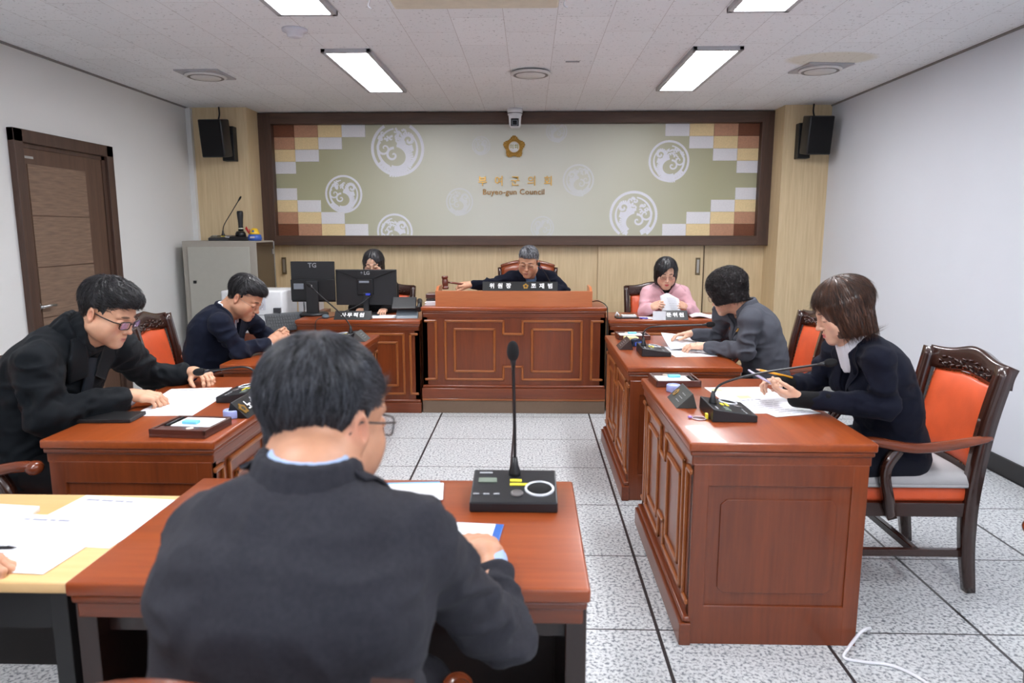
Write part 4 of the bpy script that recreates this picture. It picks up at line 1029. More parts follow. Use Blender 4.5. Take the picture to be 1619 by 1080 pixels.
class Person:
    """seated figure. all joints in world metres. heading = degrees, 0 faces +Y, counter-clockwise"""
    def __init__(s, label, group, P, N, heading, SR, SL, ER, EL, WR, WL, head, yaw, pitch, roll=0, sex='m', build=1.0, mats=None, hs=1.0):
        s.P, s.N = nv(*P), nv(*N); s.heading = heading; hd = R(heading + 90); s.fw0 = nv(math.cos(hd), math.sin(hd), 0)
        s.U = norm(s.N - s.P); s.Rt = norm(np.cross(s.fw0, nv(0, 0, 1))); s.Fd = norm(np.cross(s.U, s.Rt)); s.Rt = np.cross(s.Fd, s.U)
        s.SR, s.SL, s.ER, s.EL, s.WR, s.WL = [nv(*q) for q in (SR, SL, ER, EL, WR, WL)]
        s.head = nv(*head); s.fr = head_frame(s.head, yaw, pitch, roll); s.sex = sex; s.b = build; s.hs = hs
        s.t = thing('person', label, 'person', (s.P[0], s.P[1], 0), 0, group)
        s.off = nv(s.P[0], s.P[1], 0); s.parts = []; s.neck = s.N + s.Fd * .015
    def add(s, name, V, F, m, col=None, label=None, parent=None):
        me = mk_mesh(name, V - s.off, F, col); return link(name, me, m, parent or s.t, label)
    def torso(s, grow=0.0, hips=True, sleeves=True, slim=1.0, sk=.018, cuff=.0, armr=1.0, bust=0.0, v=None):
        S = SDF(); b = s.b; P, N, U, Rt, Fd = s.P, s.N, s.U, s.Rt, s.Fd; L = np.linalg.norm(N - P); g = grow; sh = b * slim
        back = -Fd * .03
        if hips: S.ecyl(P - Rt * .0 + nv(0, 0, -.02), P + U * .12 * L, Rt, (.185 * sh + g, .135 * b + g), (.170 * sh + g, .125 * b + g), .05)
        S.ecyl(P + U * .10 * L, P + U * .45 * L + back, Rt, (.165 * sh + g, .122 * b + g), (.175 * sh + g, .122 * b + g), .05)
        S.ecyl(P + U * .42 * L + back, P + U * .74 * L + back * 1.1, Rt, (.176 * sh + g, .122 * b + g), (.182 * sh + g, .112 * b + g), .05)
        S.ecyl(P + U * .72 * L + back * 1.1, P + U * .90 * L + back * .6, Rt, (.178 * sh + g, .105 * b + g), (.135 * sh + g, .075 * b + g), .05)
        if bust:
            for q in (-1, 1): S.ell(P + U * .66 * L + Fd * .065 + Rt * q * .068, (.06 + g, .06 + g, .06 + g), .04)
        for sh_ in (s.SR, s.SL): S.cone(N - U * .045 - Fd * .005, sh_ + (N - sh_) * .12, .052 * b + g, .052 * b + g, .04)
        if v: add_v(S, s, v[0], v[1])
        for sh_, e, w, q in ((s.SR, s.ER, s.WR, 1), (s.SL, s.EL, s.WL, -1)):
            if sleeves:
                wr = e + (w - e) * (1 - cuff / np.linalg.norm(w - e))
                S.cone(sh_, e, .051 * b * armr + g, .044 * b * armr + g, .045); S.cone(e, wr, .045 * b * armr + g, .034 * b * armr + g, sk)
        return S
    def collar_ring(s, r, h0, h1, th, lean=.02, open_=50, n=16, neckax=0.0):
        """standing collar band round the neck, open at the front by open_ degrees each side of forward"""
        S = SDF(); c = s.N; pts = []; U = s.U; Fd = s.Fd
        if neckax:
            U = norm(s.U * (1 - neckax) + norm(s.fr.w([(0, -.02, -.05)])[0] - s.N) * neckax); Fd = norm(np.cross(U, s.Rt))
        for i in range(n + 1):
            a = R(open_) + (2 * PI - 2 * R(open_)) * i / n
            d = Fd * math.cos(a) + s.Rt * math.sin(a); front = max(0, math.cos(a))
            p0 = c + d * r + U * (h0 - .075 * front) + Fd * (.012 + .012 * front); p1 = c + d * (r - lean * .4) + U * (h1 - .055 * front) + Fd * (.012 + .012 * front); pts.append((p0, p1))
        for i in range(n): 
            a0, a1 = pts[i]; b0, b1 = pts[i + 1]
            for t in np.linspace(0, 1, max(2, int((h1 - h0) / (th * .9)) + 1)): S.cone(a0 * (1 - t) + a1 * t, b0 * (1 - t) + b1 * t, th, th, th * .8)
        return S
    def drape(s, S, left, right, off=.004, th=.005, nu=18, nv_=8, bow=0):
        """ribbon between two (s,t) curves laid on the front of S; s = towards own right, t = up from the neck base"""
        def cv(c, t):
            k = t * (len(c) - 1); i = min(int(k), len(c) - 2); f = k - i; return np.array(c[i]) * (1 - f) + np.array(c[i + 1]) * f
        Pts = []
        for i in range(nu + 1):
            for j in range(nv_ + 1):
                a = cv(left, i / nu); b = cv(right, i / nu); q = a + (b - a) * j / nv_; Pts.append(s.N + s.Rt * q[0] + s.U * q[1] + s.Fd * .28)
        Q = np.array(Pts); alive = np.ones(len(Q), bool)
        bd = np.full(len(Q), 9.); bq = Q.copy()
        for _ in range(70):
            d = S.eval(Q) - off; m_ = d < bd; bd[m_] = d[m_]; bq[m_] = Q[m_]; Q = Q - s.Fd * np.clip(d, 0, .012)[:, None] * .9
        Q = bq
        up = off * 0
        fid = []
        for i in range(nu):
            for j in range(nv_):
                a = i * (nv_ + 1) + j; fid.append((a, a + 1, a + nv_ + 2, a + nv_ + 1))
        F = np.array(fid); Nn = vnorm(Q, F); 
        if (Nn @ s.Fd).mean() < 0: F = F[:, ::-1]; Nn = -Nn
        B = Q - Nn * th; n = len(Q); F2 = F[:, ::-1] + n; edge = []
        M = nv_ + 1
        def q4(a, b): edge.append((a, b, b + n, a + n)); 
        for i in range(nu): q4(i * M, (i + 1) * M); q4((i + 1) * M + nv_, i * M + nv_)
        for j in range(nv_): q4(j + 1, j); q4(nu * M + j, nu * M + j + 1)
        return np.concatenate([Q + Nn * 0, B]), np.concatenate([F, F2, np.array(edge)])
    def body(s, hands, skin=SKIN, h=.0026, hh=.0021, headkw={}):
        parts = [build_head(s.fr, s.neck, s.sex, h, skin, sc=s.hs, **headkw)]
        for kw in hands: parts.append(build_hand(skin=skin, h=hh, **kw))
        c = SDF(); b = s.b * .72; c.ecyl(s.P, s.P + s.U * .6 * np.linalg.norm(s.N - s.P) - s.Fd * .03, s.Rt, (.12, .08), (.12, .07), .03)
        c.cone(s.N - s.U * .05, s.SR, .035, .038, .03); c.cone(s.N - s.U * .05, s.SL, .035, .038, .03); c.cone(s.N - s.U * .22 - s.Fd * .03, s.N, .08, .04, .04)
        for sh_, e, w in ((s.SR, s.ER, s.WR), (s.SL, s.EL, s.WL)): c.cone(sh_, e, .036, .031, .02); c.cone(e, w, .031, .021, .02)
        V, F = c.mesh(.011); parts.append((V, F, np.tile(skin, (len(V), 1))))
        V, F, C = merge(parts); return s.add('body', V, F, skin_mat(), C)
    def hair(s, kind, m, h=.003, seed=0, puff=0, wide=1.0, n=0, L=.02, wdt=.0008, lift=.25, **kw):
        V, F, C, Vl, Nl = hair_shell(s.fr, kind, h, wide, s.hs, seed, puff, **kw)
        ps = [(V, F, C)]
        if n: ps.append(strands(s.fr, Vl, Nl, n, L, kind, seed, s.hs, wdt, lift))
        V, F, C = merge(ps); return s.add('hair', V, F, m, C)
    def legs(s, m, knee_z=.50, foot=.0, dist=.42, spreadk=.11, shoe=None, skirt=False, ankle=.40):
        S = SDF(); 
        for q in (-1, 1):
            hp = s.P + s.Rt * q * .09 - nv(0, 0, .02); kn = s.P + s.fw0 * dist + s.Rt * q * spreadk; kn[2] = knee_z; an = kn + s.fw0 * (ankle - .40) + nv(0, 0, 0); an[2] = foot + .09
            S.cone(hp, kn, .090, .064, .04); S.cone(kn, an, .062, .045, .03)
        V, F = S.mesh(.012); V = lap(V, F, 1); s.add('trousers' if not skirt else 'skirt_and_leggings', V, F, m)
        for q in (-1, 1):
            kn = s.P + s.fw0 * dist + s.Rt * q * spreadk; an = kn + s.fw0 * (ankle - .40); a = nv(an[0], an[1], foot + .045)
            K = SDF(); K.cone(a - s.fw0 * .03, a + s.fw0 * .03, .042, .040, .02); K.cone(a, a + s.fw0 * .15 - nv(0, 0, .012), .036, .030, .02); K.fn(lambda P: P[:, 2] - foot - .003, (-9, -9, foot - .1), (9, 9, foot), .003, True)
            V, F = K.mesh(.008); s.add('shoe', V, F, mat('shoe_leather', (22, 20, 20), .3))
    def glasses(s, col=(30, 26, 26), w=.0011, rect=True, lens=(.0225, .0155), tint=None, ybase=.1075, rim=True):
        M = Matrix([[*s.fr.M[0], 0], [*s.fr.M[1], 0], [*s.fr.M[2], 0], [0, 0, 0, 1]]); o = Matrix.Translation(Vector(s.head - s.off)) @ M @ Matrix.Scale(s.hs, 4)
        lens_l = []; g = MB(); ex = 4 if rect else 2.2
        for q in (-1, 1):
            pts = []
            for k in range(33):
                a = 2 * PI * k / 32; ca, sa = math.cos(a), math.sin(a); x = math.copysign(abs(ca) ** (2 / ex), ca) * lens[0]; z = math.copysign(abs(sa) ** (2 / ex), sa) * lens[1]
                pts.append((q * .0335 + x, ybase - .010 * ((q * .0335 + x) / .05) ** 2, -.003 + z))
            g.tube(pts, w if rim else w * .6, 6, cap=False)
            g.tube([(q * .055, ybase - .012, .005), (q * .0735, ybase - .030, .006), (q * .0815, .03, .006), (q * .0815, -.010, .007), (q * .079, -.028, -.012)], w * 1.15, 6)
            L_ = MB(); lens_l.append(L_); L_.prism([(p[0], p[2]) for p in pts[:-1]], ybase - .0065, ybase - .0055, 'y', M=o)
        g.tube([(-.011, ybase, .002), (0, ybase + .001, .005), (.011, ybase, .002)], w, 6)
        bmesh.ops.transform(g.bm, matrix=o, verts=g.bm.verts[:]); go = g.build('glasses_frame', mat('glasses_%d' % col[0], col, .3, .4 if col[0] > 60 else 0), s.t)
        for L_ in lens_l: L_.build('lens', lens_mat(tint), go)
def lens_mat(tint):
    nm = 'lens_' + ('clear' if not tint else 'tinted')
    if nm in MATS: return MATS[nm]
    m, nt, b = nt_of(nm); N = nt.nodes.new; L = nt.links.new
    out = nt.nodes['Material Output']; tr = N('ShaderNodeBsdfTransparent'); gl = N('ShaderNodeBsdfDiffuse' if tint else 'ShaderNodeBsdfGlossy');
    if not tint: gl.inputs['Roughness'].default_value = .05
    mx = N('ShaderNodeMixShader')
    tr.inputs[0].default_value = (*[q_ / 255 for q_ in tint], 1) if tint else (.98, .98, .99, 1); mx.inputs[0].default_value = .22 if tint else .06; gl.inputs[0].default_value = (.62, .48, .80, 1) if tint else (1, 1, 1, 1); L(tr.outputs[0], mx.inputs[1]); L(gl.outputs[0], mx.inputs[2]); L(mx.outputs[0], out.inputs[0])  # coated lens: its lilac reflection is put into a diffuse colour
    MATS[nm] = m; return m
def vcut(s, w0, depth, top=.02, fr0=.0, wb=.0):
    """V opening at the front of a jacket"""
    def f(P):
        q = P - s.N; a = q @ s.Rt; t = q @ s.U; d = q @ s.Fd; wd = wb + (w0 - wb) * np.clip((t + depth) / depth, 0, 1.3)
        return np.maximum(np.maximum((np.abs(a) - wd) * .95, (-depth - t)), fr0 - d)
    return f
def add_v(S, s, w0, depth, fr0=.0, wb=.0, k=.004):
    lo = s.N - .45; hi = s.N + .45; S.fn(vcut(s, w0, depth, fr0=fr0, wb=wb), lo, hi, k, True)
def badge(s, S, a, t, r=.008):
    V, F = s.drape(S, [(a - r, t + r), (a - r, t - r)], [(a + r, t + r), (a + r, t - r)], off=.013, th=.004, nu=4, nv_=4); s.add('lapel_badge', V, F, M_gold(), label='small gold lapel badge', parent=s.jk)
def suit(s, shirt_m, jacket_m, tie_m=None, v=(.062, .27), h=.007, lap_w=.055, cuffs=True, seed=0, build_kw={}, amp=.0085, under_m=None, collar=True, cuff_r=.031, cuff_len=.035, shirt_h=.005, jc=.034):
    core = s.torso(-.012, hips=False, sleeves=False)                 # shirt front
    clip = (s.N - .34, s.N + .30)
    V, F = core.mesh(.008, clip); sh_o = s.add('shirt', V, F, shirt_m)
    J = s.torso(.006, cuff=cuff_len, v=v, **build_kw); Jraw = s.torso(.006, sleeves=False, **build_kw)
    J.cone(s.N + s.U * .10 + s.Fd * .03, s.N - s.U * .01 + s.Fd * .005, .050, .050, .004, True)
    V, F = J.mesh(h); V = folds(s, V, F, amp, seed); jk_o = s.add('jacket', V, F, jacket_m); s.jk = jk_o
    if collar:
        c = s.collar_ring(.061, .0, .038, .0045, open_=38); V, F = c.mesh(.004); s.add('shirt_collar', V, F, shirt_m, parent=sh_o)
    if v:
        d = v[1]; w = v[0]
        for q in (-1, 1):
            inner = [(q * (w + .004), .035), (q * (w + .0), .0), (q * w * .5, -d * .5), (q * .004, -d)]
            outer = [(q * (w + .03), .02), (q * (w + lap_w * .9), -.045), (q * (w * .62 + lap_w), -d * .36), (q * .012, -d)]
            V, F = s.drape(Jraw, inner, outer, off=.008, th=.006); s.add('lapel', V, F, jacket_m, parent=jk_o)
        c = s.collar_ring(.086, -.034, jc, .0070, open_=46, lean=.050); V, F = c.mesh(.005); s.add('jacket_collar', V, F, jacket_m, parent=jk_o)
    if tie_m:
        V, F = s.drape(core, [(-.012, .005), (-.017, -.018), (-.011, -.035), (-.022, -.16), (-.028, -d - .03)], [(.012, .005), (.017, -.018), (.011, -.035), (.022, -.16), (.028, -d - .03)], off=.007, th=.006); s.add('tie', V, F, tie_m, parent=sh_o)
    if cuffs:
        for e, w in ((s.ER, s.WR), (s.EL, s.WL)):
            dr_ = norm(w - e); c = SDF(); c.cone(w - dr_ * (cuff_len + .03), w - dr_ * .006, cuff_r, cuff_r, .003); c.cone(w - dr_ * .003, w + dr_ * .03, cuff_r - .004, cuff_r - .004, .002, True)
            V, F = c.mesh(.0035); s.add('shirt_cuff', V, F, shirt_m, parent=sh_o)
    return Jraw

NAVY = cloth('navy_suit', (17, 20, 34)); NAVY2 = cloth('navy_suit_soft', (21, 26, 42)); BLACKC = cloth('black_coat', (14, 19, 24), .7); CHAR = cloth('charcoal_check', (48, 48, 54), var=.12, scale=120); GREYS = cloth('grey_suit', (80, 82, 90)); PINK = cloth('pink_coat', (214, 168, 176), var=.03)
SHW = cloth('white_shirt', (228, 230, 236), var=.02, sheen=0); SHB = cloth('blue_shirt', (168, 190, 226), var=.02, sheen=0); SHL = cloth('slate_blue_shirt', (116, 146, 180), var=.05, sheen=0); BLK = cloth('black_knit', (20, 20, 22)); RED = cloth('red_tie', (150, 26, 40), .5)
HB = hair_mat('hair_black', (9, 9, 10), (52, 50, 54), .33); HG = hair_mat('hair_grey', (44, 44, 48), (150, 152, 158), .45); HP = hair_mat('hair_pepper', (9, 9, 11), (96, 98, 106), .34); HBR = hair_mat('hair_brown', (26, 16, 12), (92, 60, 42), .34); HDB = hair_mat('hair_dark_brown', (9, 7, 8), (36, 26, 27), .48)
grp = 'people at the meeting'

# ---- woman in navy suit, right
p = Person('woman in navy suit with brown bob and white top, reading phone at right desk', grp, (1.56, 2.93, .575), (1.335, 2.845, 1.035), 92, (1.315, 3.015, .965), (1.345, 2.675, .985), (1.27, 3.09, .80), (1.37, 2.66, .815), (1.10, 2.985, .835), (1.10, 2.775, .812), (1.255, 2.83, 1.165), 82, 24, 0, 'f', .90, hs=1.0)
def hand_kw(w, d, back, side, curls, **k): return dict(wrist=w, direction=d, back=back, side=side, curls=curls, **k)
p.body([hand_kw((1.095, 2.985, .838), (-1, -.25, .10), (.1, .35, 1), 1, HOLD, thumb=(45, 30), sc=.88, forearm=p.ER),
        hand_kw((1.095, 2.78, .815), (-1, .35, .25), (.1, -.5, -1), -1, [(22, 30, 18), (26, 34, 20), (30, 36, 20), (34, 36, 20)], thumb=(40, 10), sc=.88, forearm=p.EL)],
       skin=SKINF, h=.0024, headkw=dict(lipcol=(196, 86, 92), brow=(70, 50, 42)))
p.hair('bob', HBR, .0028, 7, .009, n=5000, L=.05, wdt=.0008, lift=.05, face=.051)
suit(p, SHW, NAVY, None, v=(.050, .25), h=.0065, lap_w=.045, collar=False, build_kw=dict(bust=1), cuffs=False, cuff_len=.05, seed=2)
c = p.collar_ring(.057, -.02, .065, .009, open_=0, lean=.010, neckax=.8); V, F = c.mesh(.005); p.add('turtleneck', V, F, SHW, label='white turtleneck collar')
for e, w in ((p.ER, p.WR), (p.EL, p.WL)):
    d = norm(w - e); c = SDF(); c.cone(w - d * .09, w + d * .025, .037, .034, .004); V, F = c.mesh(.004); p.add('knit_cuff', V, F, BLK, label='black knit cuff')
Js = p.torso(.006, cuff=.05, bust=1); badge(p, Js, -.085, -.10)
p.legs(cloth('navy_skirt', (22, 24, 34)), knee_z=.53, dist=.40, skirt=True)

# ---- woman in grey suit
p = Person('woman in grey suit with dark curly hair, turned away over papers', grp, (1.42, 4.10, .55), (1.265, 4.10, 1.045), 85, (1.17, 4.285, .985), (1.235, 3.925, .985), (1.215, 4.43, .815), (1.215, 3.91, .815), (1.03, 4.43, .83), (1.045, 4.13, .80), (1.155, 4.13, 1.125), 42, 26, 0, 'f', .93)
p.body([hand_kw((1.03, 4.43, .835), (-1, -.1, -.05), (0, .2, 1), 1, RELAX, sc=.9, forearm=p.ER),
        hand_kw((1.045, 4.13, .805), (-1, .3, -.05), (0, -.2, 1), -1, RELAX, sc=.9, forearm=p.EL)], skin=SKINF, headkw=dict(lipcol=(200, 90, 96)))
p.hair('curl', HDB, .003, 3, .017, n=9000, L=.028, wdt=.0009, lift=.35)
suit(p, BLK, GREYS, None, v=(.055, .25), lap_w=.05, collar=False, cuffs=False, cuff_len=.02, seed=4, build_kw=dict(bust=1))
badge(p, p.torso(.006, bust=1), -.085, -.10); p.glasses((50, 30, 34), w=.001)
p.legs(cloth('charcoal_trousers', (34, 34, 38)), knee_z=.52, dist=.42)

# ---- man in navy suit with red tie, left rear
p = Person('man in navy suit and red tie with clasped hands', grp, (-1.93, 4.10, .55), (-1.80, 4.08, 1.02), -106, (-1.755, 3.885, .955), (-1.765, 4.275, .955), (-1.665, 3.92, .80), (-1.665, 4.40, .80), (-1.555, 4.105, .815), (-1.56, 4.225, .82), (-1.675, 4.07, 1.095), -97, 34, 0, 'm', 1.0)
p.body([hand_kw((-1.55, 4.11, .822), (.85, .42, .48), (.4, -1, .35), 1, CURL, sc=.98, forearm=p.ER, thumb=(30, 60)),
        hand_kw((-1.555, 4.22, .828), (.85, -.35, .48), (.4, 1, .35), -1, CURL, sc=.98, forearm=p.EL, thumb=(30, 60))], headkw=dict(full=.003))
p.hair('m', HB, .003, 5, .004, n=3500, L=.026, wdt=.0010, lift=.35, top=.008, fade=.3)
suit(p, SHW, NAVY2, RED, seed=5, cuff_r=.029); p.glasses((130, 110, 100), w=.0008, rim=False)
p.legs(cloth('navy_trousers', (22, 25, 38)), knee_z=.52, dist=.42)

# ---- man in black coat, left front
p = Person('man in black padded coat and dark glasses at the left desk', grp, (-2.02, 2.70, .56), (-1.84, 2.75, 1.06), -100, (-1.85, 2.53, .985), (-1.80, 2.985, .975), (-1.80, 2.49, .80), (-1.80, 3.19, .81), (-1.645, 2.77, .805), (-1.62, 3.26, .800), (-1.695, 2.755, 1.160), -94, 27, 0, 'm', 1.10, hs=1.04)
p.body([hand_kw((-1.635, 2.775, .812), (1, .12, -.12), (.1, -.15, 1), 1, [(40, 35, 20), (52, 50, 30), (56, 55, 35), (58, 55, 35)], sc=1.02, forearm=p.ER, thumb=(30, 30)),
        hand_kw((-1.61, 3.255, .812), (1, -.55, -.02), (.1, .1, 1), -1, [(38, 30, 15), (40, 34, 18), (42, 36, 20), (44, 36, 20)], sc=1.02, forearm=p.EL, spread=1.8, thumb=(50, 30))],
       skin=nv(*lin((212, 164, 134))), headkw=dict(full=.010, wide=1.03), h=.0024)
p.hair('m', HB, .0028, 9, .004, 1.03, n=5000, L=.022, wdt=.0010, lift=.6, top=.020, fade=.55)
J = p.torso(.014, cuff=.05, armr=1.12); J.cone(p.N + p.U * .10 + p.Fd * .02, p.N - p.U * .03 + p.Fd * .01, .062, .060, .004, True)
V, F = J.mesh(.0075); V = folds(p, V, F, .012, 3); p.add('coat', V, F, BLACKC)
J = p.torso(.014, sleeves=False)
c = p.collar_ring(.071, -.01, .105, .010, open_=6, lean=.004, neckax=1); V, F = c.mesh(.006); V = wrinkle(V, F, .003, 25, 4); p.add('inner_collar', V, F, cloth('inner_collar', (22, 26, 30), .7), label='padded inner collar zipped to the chin')
c = p.collar_ring(.094, -.04, .062, .012, open_=14, lean=.030, neckax=.6); V, F = c.mesh(.006); V = wrinkle(V, F, .004, 20, 2); p.add('coat_collar', V, F, BLACKC)
for q in (-1, 1):
    V, F = p.drape(J, [(q * .055, .03), (q * .035, -.04), (q * .018, -.12)], [(q * .10, .02), (q * .135, -.05), (q * .10, -.15)], off=.022, th=.010); p.add('coat_lapel', V, F, BLACKC)
V, F = p.drape(J, [(-.024, -.05), (-.024, -.42)], [(.028, -.05), (.028, -.42)], off=.016, th=.008, nu=30); V = wrinkle(V, F, .002, 30, 2); p.add('zip_placket', V, F, cloth('coat_placket', (28, 34, 42), .6))
for (e, w, m_, nm) in ((p.ER, p.WR, cloth('grey_cuff', (196, 198, 206), var=.02), 'pale grey shirt cuff'), (p.EL, p.WL, cloth('navy_cuff', (44, 56, 110), var=.04), 'navy cuff with light lining')):
    d = norm(w - e); c = SDF(); c.cone(w - d * .08, w - d * .008, .036, .036, .003); V, F = c.mesh(.004); p.add('shirt_cuff', V, F, m_, label=nm)
p.glasses((24, 20, 20), w=.0021, tint=(246, 240, 254))
p.legs(cloth('black_trousers', (18, 19, 22)), knee_z=.53, dist=.42)

# ---- man seen from behind, foreground
p = Person('man in dark checked suit seen from behind in the foreground', grp, (-.365, .925, .56), (-.318, .945, 1.130), -4, (-.168, .975, 1.030), (-.480, .985, 1.022), (-.050, 1.15, .765), (-.530, 1.13, .79), (-.078, 1.385, .80), (-.42, 1.40, .80), (-.322, 1.065, 1.190), -30, 14, 0, 'm', 1.02, hs=1.03)
p.body([hand_kw((-.085, 1.385, .812), (-.45, 1, -.06), (.1, 0, 1), 1, [(35, 30, 15), (40, 35, 20), (44, 38, 20), (46, 40, 20)], sc=1.0, forearm=p.ER, thumb=(45, 20)),
        hand_kw((-.415, 1.395, .808), (.2, 1, -.04), (0, 0, 1), -1, RELAX, sc=1.0, forearm=p.EL)], h=.0021, headkw=dict(full=.002), skin=nv(*lin((200, 148, 118))))
p.hair('m', HP, .0024, 11, .003, n=22000, L=.022, wdt=.00055, lift=.22, fade=.75, bald=.35)
suit(p, SHB, CHAR, None, h=.006, seed=8, cuff_r=.033, amp=.010, cuff_len=.075, jc=.036)
p.glasses((26, 26, 28), w=.0014)
p.legs(cloth('charcoal_check', (58, 58, 64)), knee_z=.53, dist=.42)

# ---- chairman
p = Person('grey-haired chairman in navy jacket reaching with a gavel', grp, (.02, 6.13, .675), (.012, 6.03, 1.135), 178, (-.160, 6.01, 1.075), (.180, 6.01, 1.075), (-.325, 5.93, 1.035), (.285, 5.86, .985), (-.505, 5.87, 1.03), (.10, 5.74, .97), (-.012, 5.93, 1.222), 170, 20, -4, 'm', .98)
p.body([hand_kw((-.505, 5.87, 1.035), (-1, -.1, -.05), (0, -.45, 1), 1, CURL, sc=.95, forearm=p.ER, thumb=(25, 20)),
        hand_kw((.105, 5.745, .975), (-.8, -.5, -.1), (0, 0, 1), -1, RELAX, sc=.95, forearm=p.EL)], h=.003, headkw=dict(full=.002))
p.hair('m', HG, .0032, 13, .003, top=.006, n=2500, L=.022, wdt=.001, lift=.3)
suit(p, SHL, NAVY, None, v=(.06, .24), h=.008, seed=9, cuff_r=.028)
badge(p, p.torso(.006), -.09, -.10); p.glasses((120, 110, 105), w=.0009)
p.legs(cloth('navy_trousers', (22, 25, 38)), knee_z=.62, dist=.26, foot=.124)

# ---- woman in pink coat
p = Person('woman in pale pink coat with black bob and glasses', grp, (1.17, 6.20, .55), (1.165, 6.06, 1.01), 180, (1.015, 6.04, .945), (1.315, 6.04, .945), (.975, 5.97, .80), (1.385, 5.97, .80), (1.02, 5.865, .845), (1.305, 5.865, .845), (1.15, 5.97, 1.125), 178, 18, 0, 'f', .90)
p.body([hand_kw((1.02, 5.865, .85), (.5, -.6, .25), (-.2, -1, .6), 1, HOLD, sc=.88, forearm=p.ER),
        hand_kw((1.305, 5.865, .85), (-.6, -.5, .25), (.2, -1, .6), -1, HOLD, sc=.88, forearm=p.EL)], h=.003, skin=SKINF, headkw=dict(lipcol=(206, 74, 84)))
p.hair('bob', HB, .0032, 17, .004, n=1500, L=.05, wdt=.001, lift=.03, part=-1, face=.050)
J = p.torso(.014, cuff=.02, bust=1); J.cone(p.N + p.U * .10 + p.Fd * .04, p.N - p.U * .01 + p.Fd * .02, .056, .052, .006, True)
V, F = J.mesh(.008); V = folds(p, V, F, .004, 3); p.add('coat', V, F, PINK)
c = p.collar_ring(.052, -.02, .045, .008, open_=0, lean=.01); V, F = c.mesh(.006); p.add('turtleneck', V, F, BLK, label='black knit collar')
J2 = p.torso(.014, sleeves=False, bust=1)
for q in (-1, 1):
    V, F = p.drape(J2, [(q * .055, -.01), (q * .03, -.04), (q * .004, -.07), (q * .004, -.13)], [(q * .12, .03), (q * .175, -.02), (q * .165, -.10), (q * .09, -.15)], off=.012, th=.010); p.add('cape_collar', V, F, PINK)
for e, w in ((p.ER, p.WR), (p.EL, p.WL)):
    d = norm(w - e); c = SDF(); c.cone(w - d * .06, w - d * .004, .030, .030, .003); V, F = c.mesh(.005); p.add('knit_cuff', V, F, BLK)
p.glasses((90, 30, 30), w=.001); p.legs(cloth('black_trousers', (18, 19, 22)), knee_z=.52, dist=.32)

# ---- woman behind the monitors
p = Person('woman with long black hair half hidden behind the black monitor', grp, (-1.385, 6.38, .55), (-1.385, 6.30, 1.045), 180, (-1.535, 6.28, .98), (-1.235, 6.28, .98), (-1.57, 6.18, .80), (-1.20, 6.18, .80), (-1.47, 6.05, .80), (-1.27, 6.05, .80), (-1.385, 6.20, 1.185), 182, 14, 0, 'f', .88)
p.body([hand_kw((-1.47, 6.05, .80), (0, -1, -.1), (0, 0, 1), 1, RELAX, sc=.88, forearm=p.ER), hand_kw((-1.27, 6.05, .80), (0, -1, -.1), (0, 0, 1), -1, RELAX, sc=.88, forearm=p.EL)], h=.003, skin=SKINF)
p.hair('long', HB, .0034, 19, 0, n=1500, L=.05, wdt=.001, lift=.03, part=.3, face=.050)
J = p.torso(.006); V, F = J.mesh(.009); p.add('sweater', V, F, BLK); p.glasses((160, 140, 110), w=.0008); p.legs(cloth('black_trousers', (18, 19, 22)), knee_z=.52, dist=.38)

# ---- person at the pale table, almost outside the frame
p = Person('person in dark clothes at the pale table, only hand and pen entering at left edge', grp, (-1.56, .95, .52), (-1.52, 1.02, 1.06), -8, (-1.36, 1.05, .99), (-1.68, 1.05, .99), (-1.34, 1.20, .78), (-1.72, 1.24, .78), (-1.265, 1.375, .775), (-1.55, 1.45, .775), (-1.51, 1.13, 1.17), -5, 30, 0, 'm', .95)
p.body([hand_kw((-1.25, 1.378, .778), (1, .30, -.05), (.15, .3, 1), 1, HOLD, sc=.95, forearm=p.ER, thumb=(30, 40)), hand_kw((-1.55, 1.45, .775), (.4, 1, -.05), (0, 0, 1), -1, RELAX, sc=.95, forearm=p.EL)], h=.004)
p.hair('m', HB, .004, 21, .003); J = p.torso(.008, cuff=.01); V, F = J.mesh(.01); p.add('sweater', V, F, BLK); p.legs(cloth('black_trousers', (18, 19, 22)), knee_z=.55, dist=.40)

# ================================================================== things on the desks
rng0 = random.Random(5)
def paper(label, loc, rz, w, h, lines=10, group=None, th=.0012, name='paper_sheet', mark=None, parent=None, head=True, tilt=None, cat='paper'):
    """w along local x, h along local y; print lines are laid in the sheet's own mesh"""
    mb = MB(); nx = 6
    mb.box(-w / 2, w / 2, -h / 2, h / 2, 0, th)
    n = lines
    for i in range(n):
        y = h / 2 - .03 - (h - .06) * i / max(1, n - 1 if n > 1 else 1)
        L_ = (w - .05) * rng0.uniform(.45, 1); x = -w / 2 + .025; hh = .0016 if i or not head else .0055
        while x < -w / 2 + .025 + L_:
            k = rng0.uniform(.012, .045); mb.box(x, min(x + k, w / 2 - .02), y - hh, y + hh, th, th + .0002, mi=1); x += k + .006
    if mark:
        for (a, b, c, d) in mark: mb.box(a, b, c, d, th, th + .0001, mi=2)
    o = mb.build(name, [M_paper(), mat('print_dark', (140, 142, 156), .7, var=0), mat('highlighter', (238, 238, 150), .7, var=.02)])
    o.location = loc; o.rotation_euler = (0, 0, R(rz)) if not tilt else tuple(R(q) for q in tilt)
    return setp(o, label, cat, group)
Z = .7605
pg = 'loose papers on the desks'
# nearest right desk
paper('large white sheet with yellow highlighter marks on nearest right desk', (.975, 2.985, Z), 4, .29, .47, 16, pg, mark=[(-.06, .0, -.04, .07), (-.13, -.08, .16, .20)])
paper('white sheet sticking out under navy sleeve on nearest right desk', (1.02, 2.86, Z + .0015), 18, .21, .297, 9, pg)
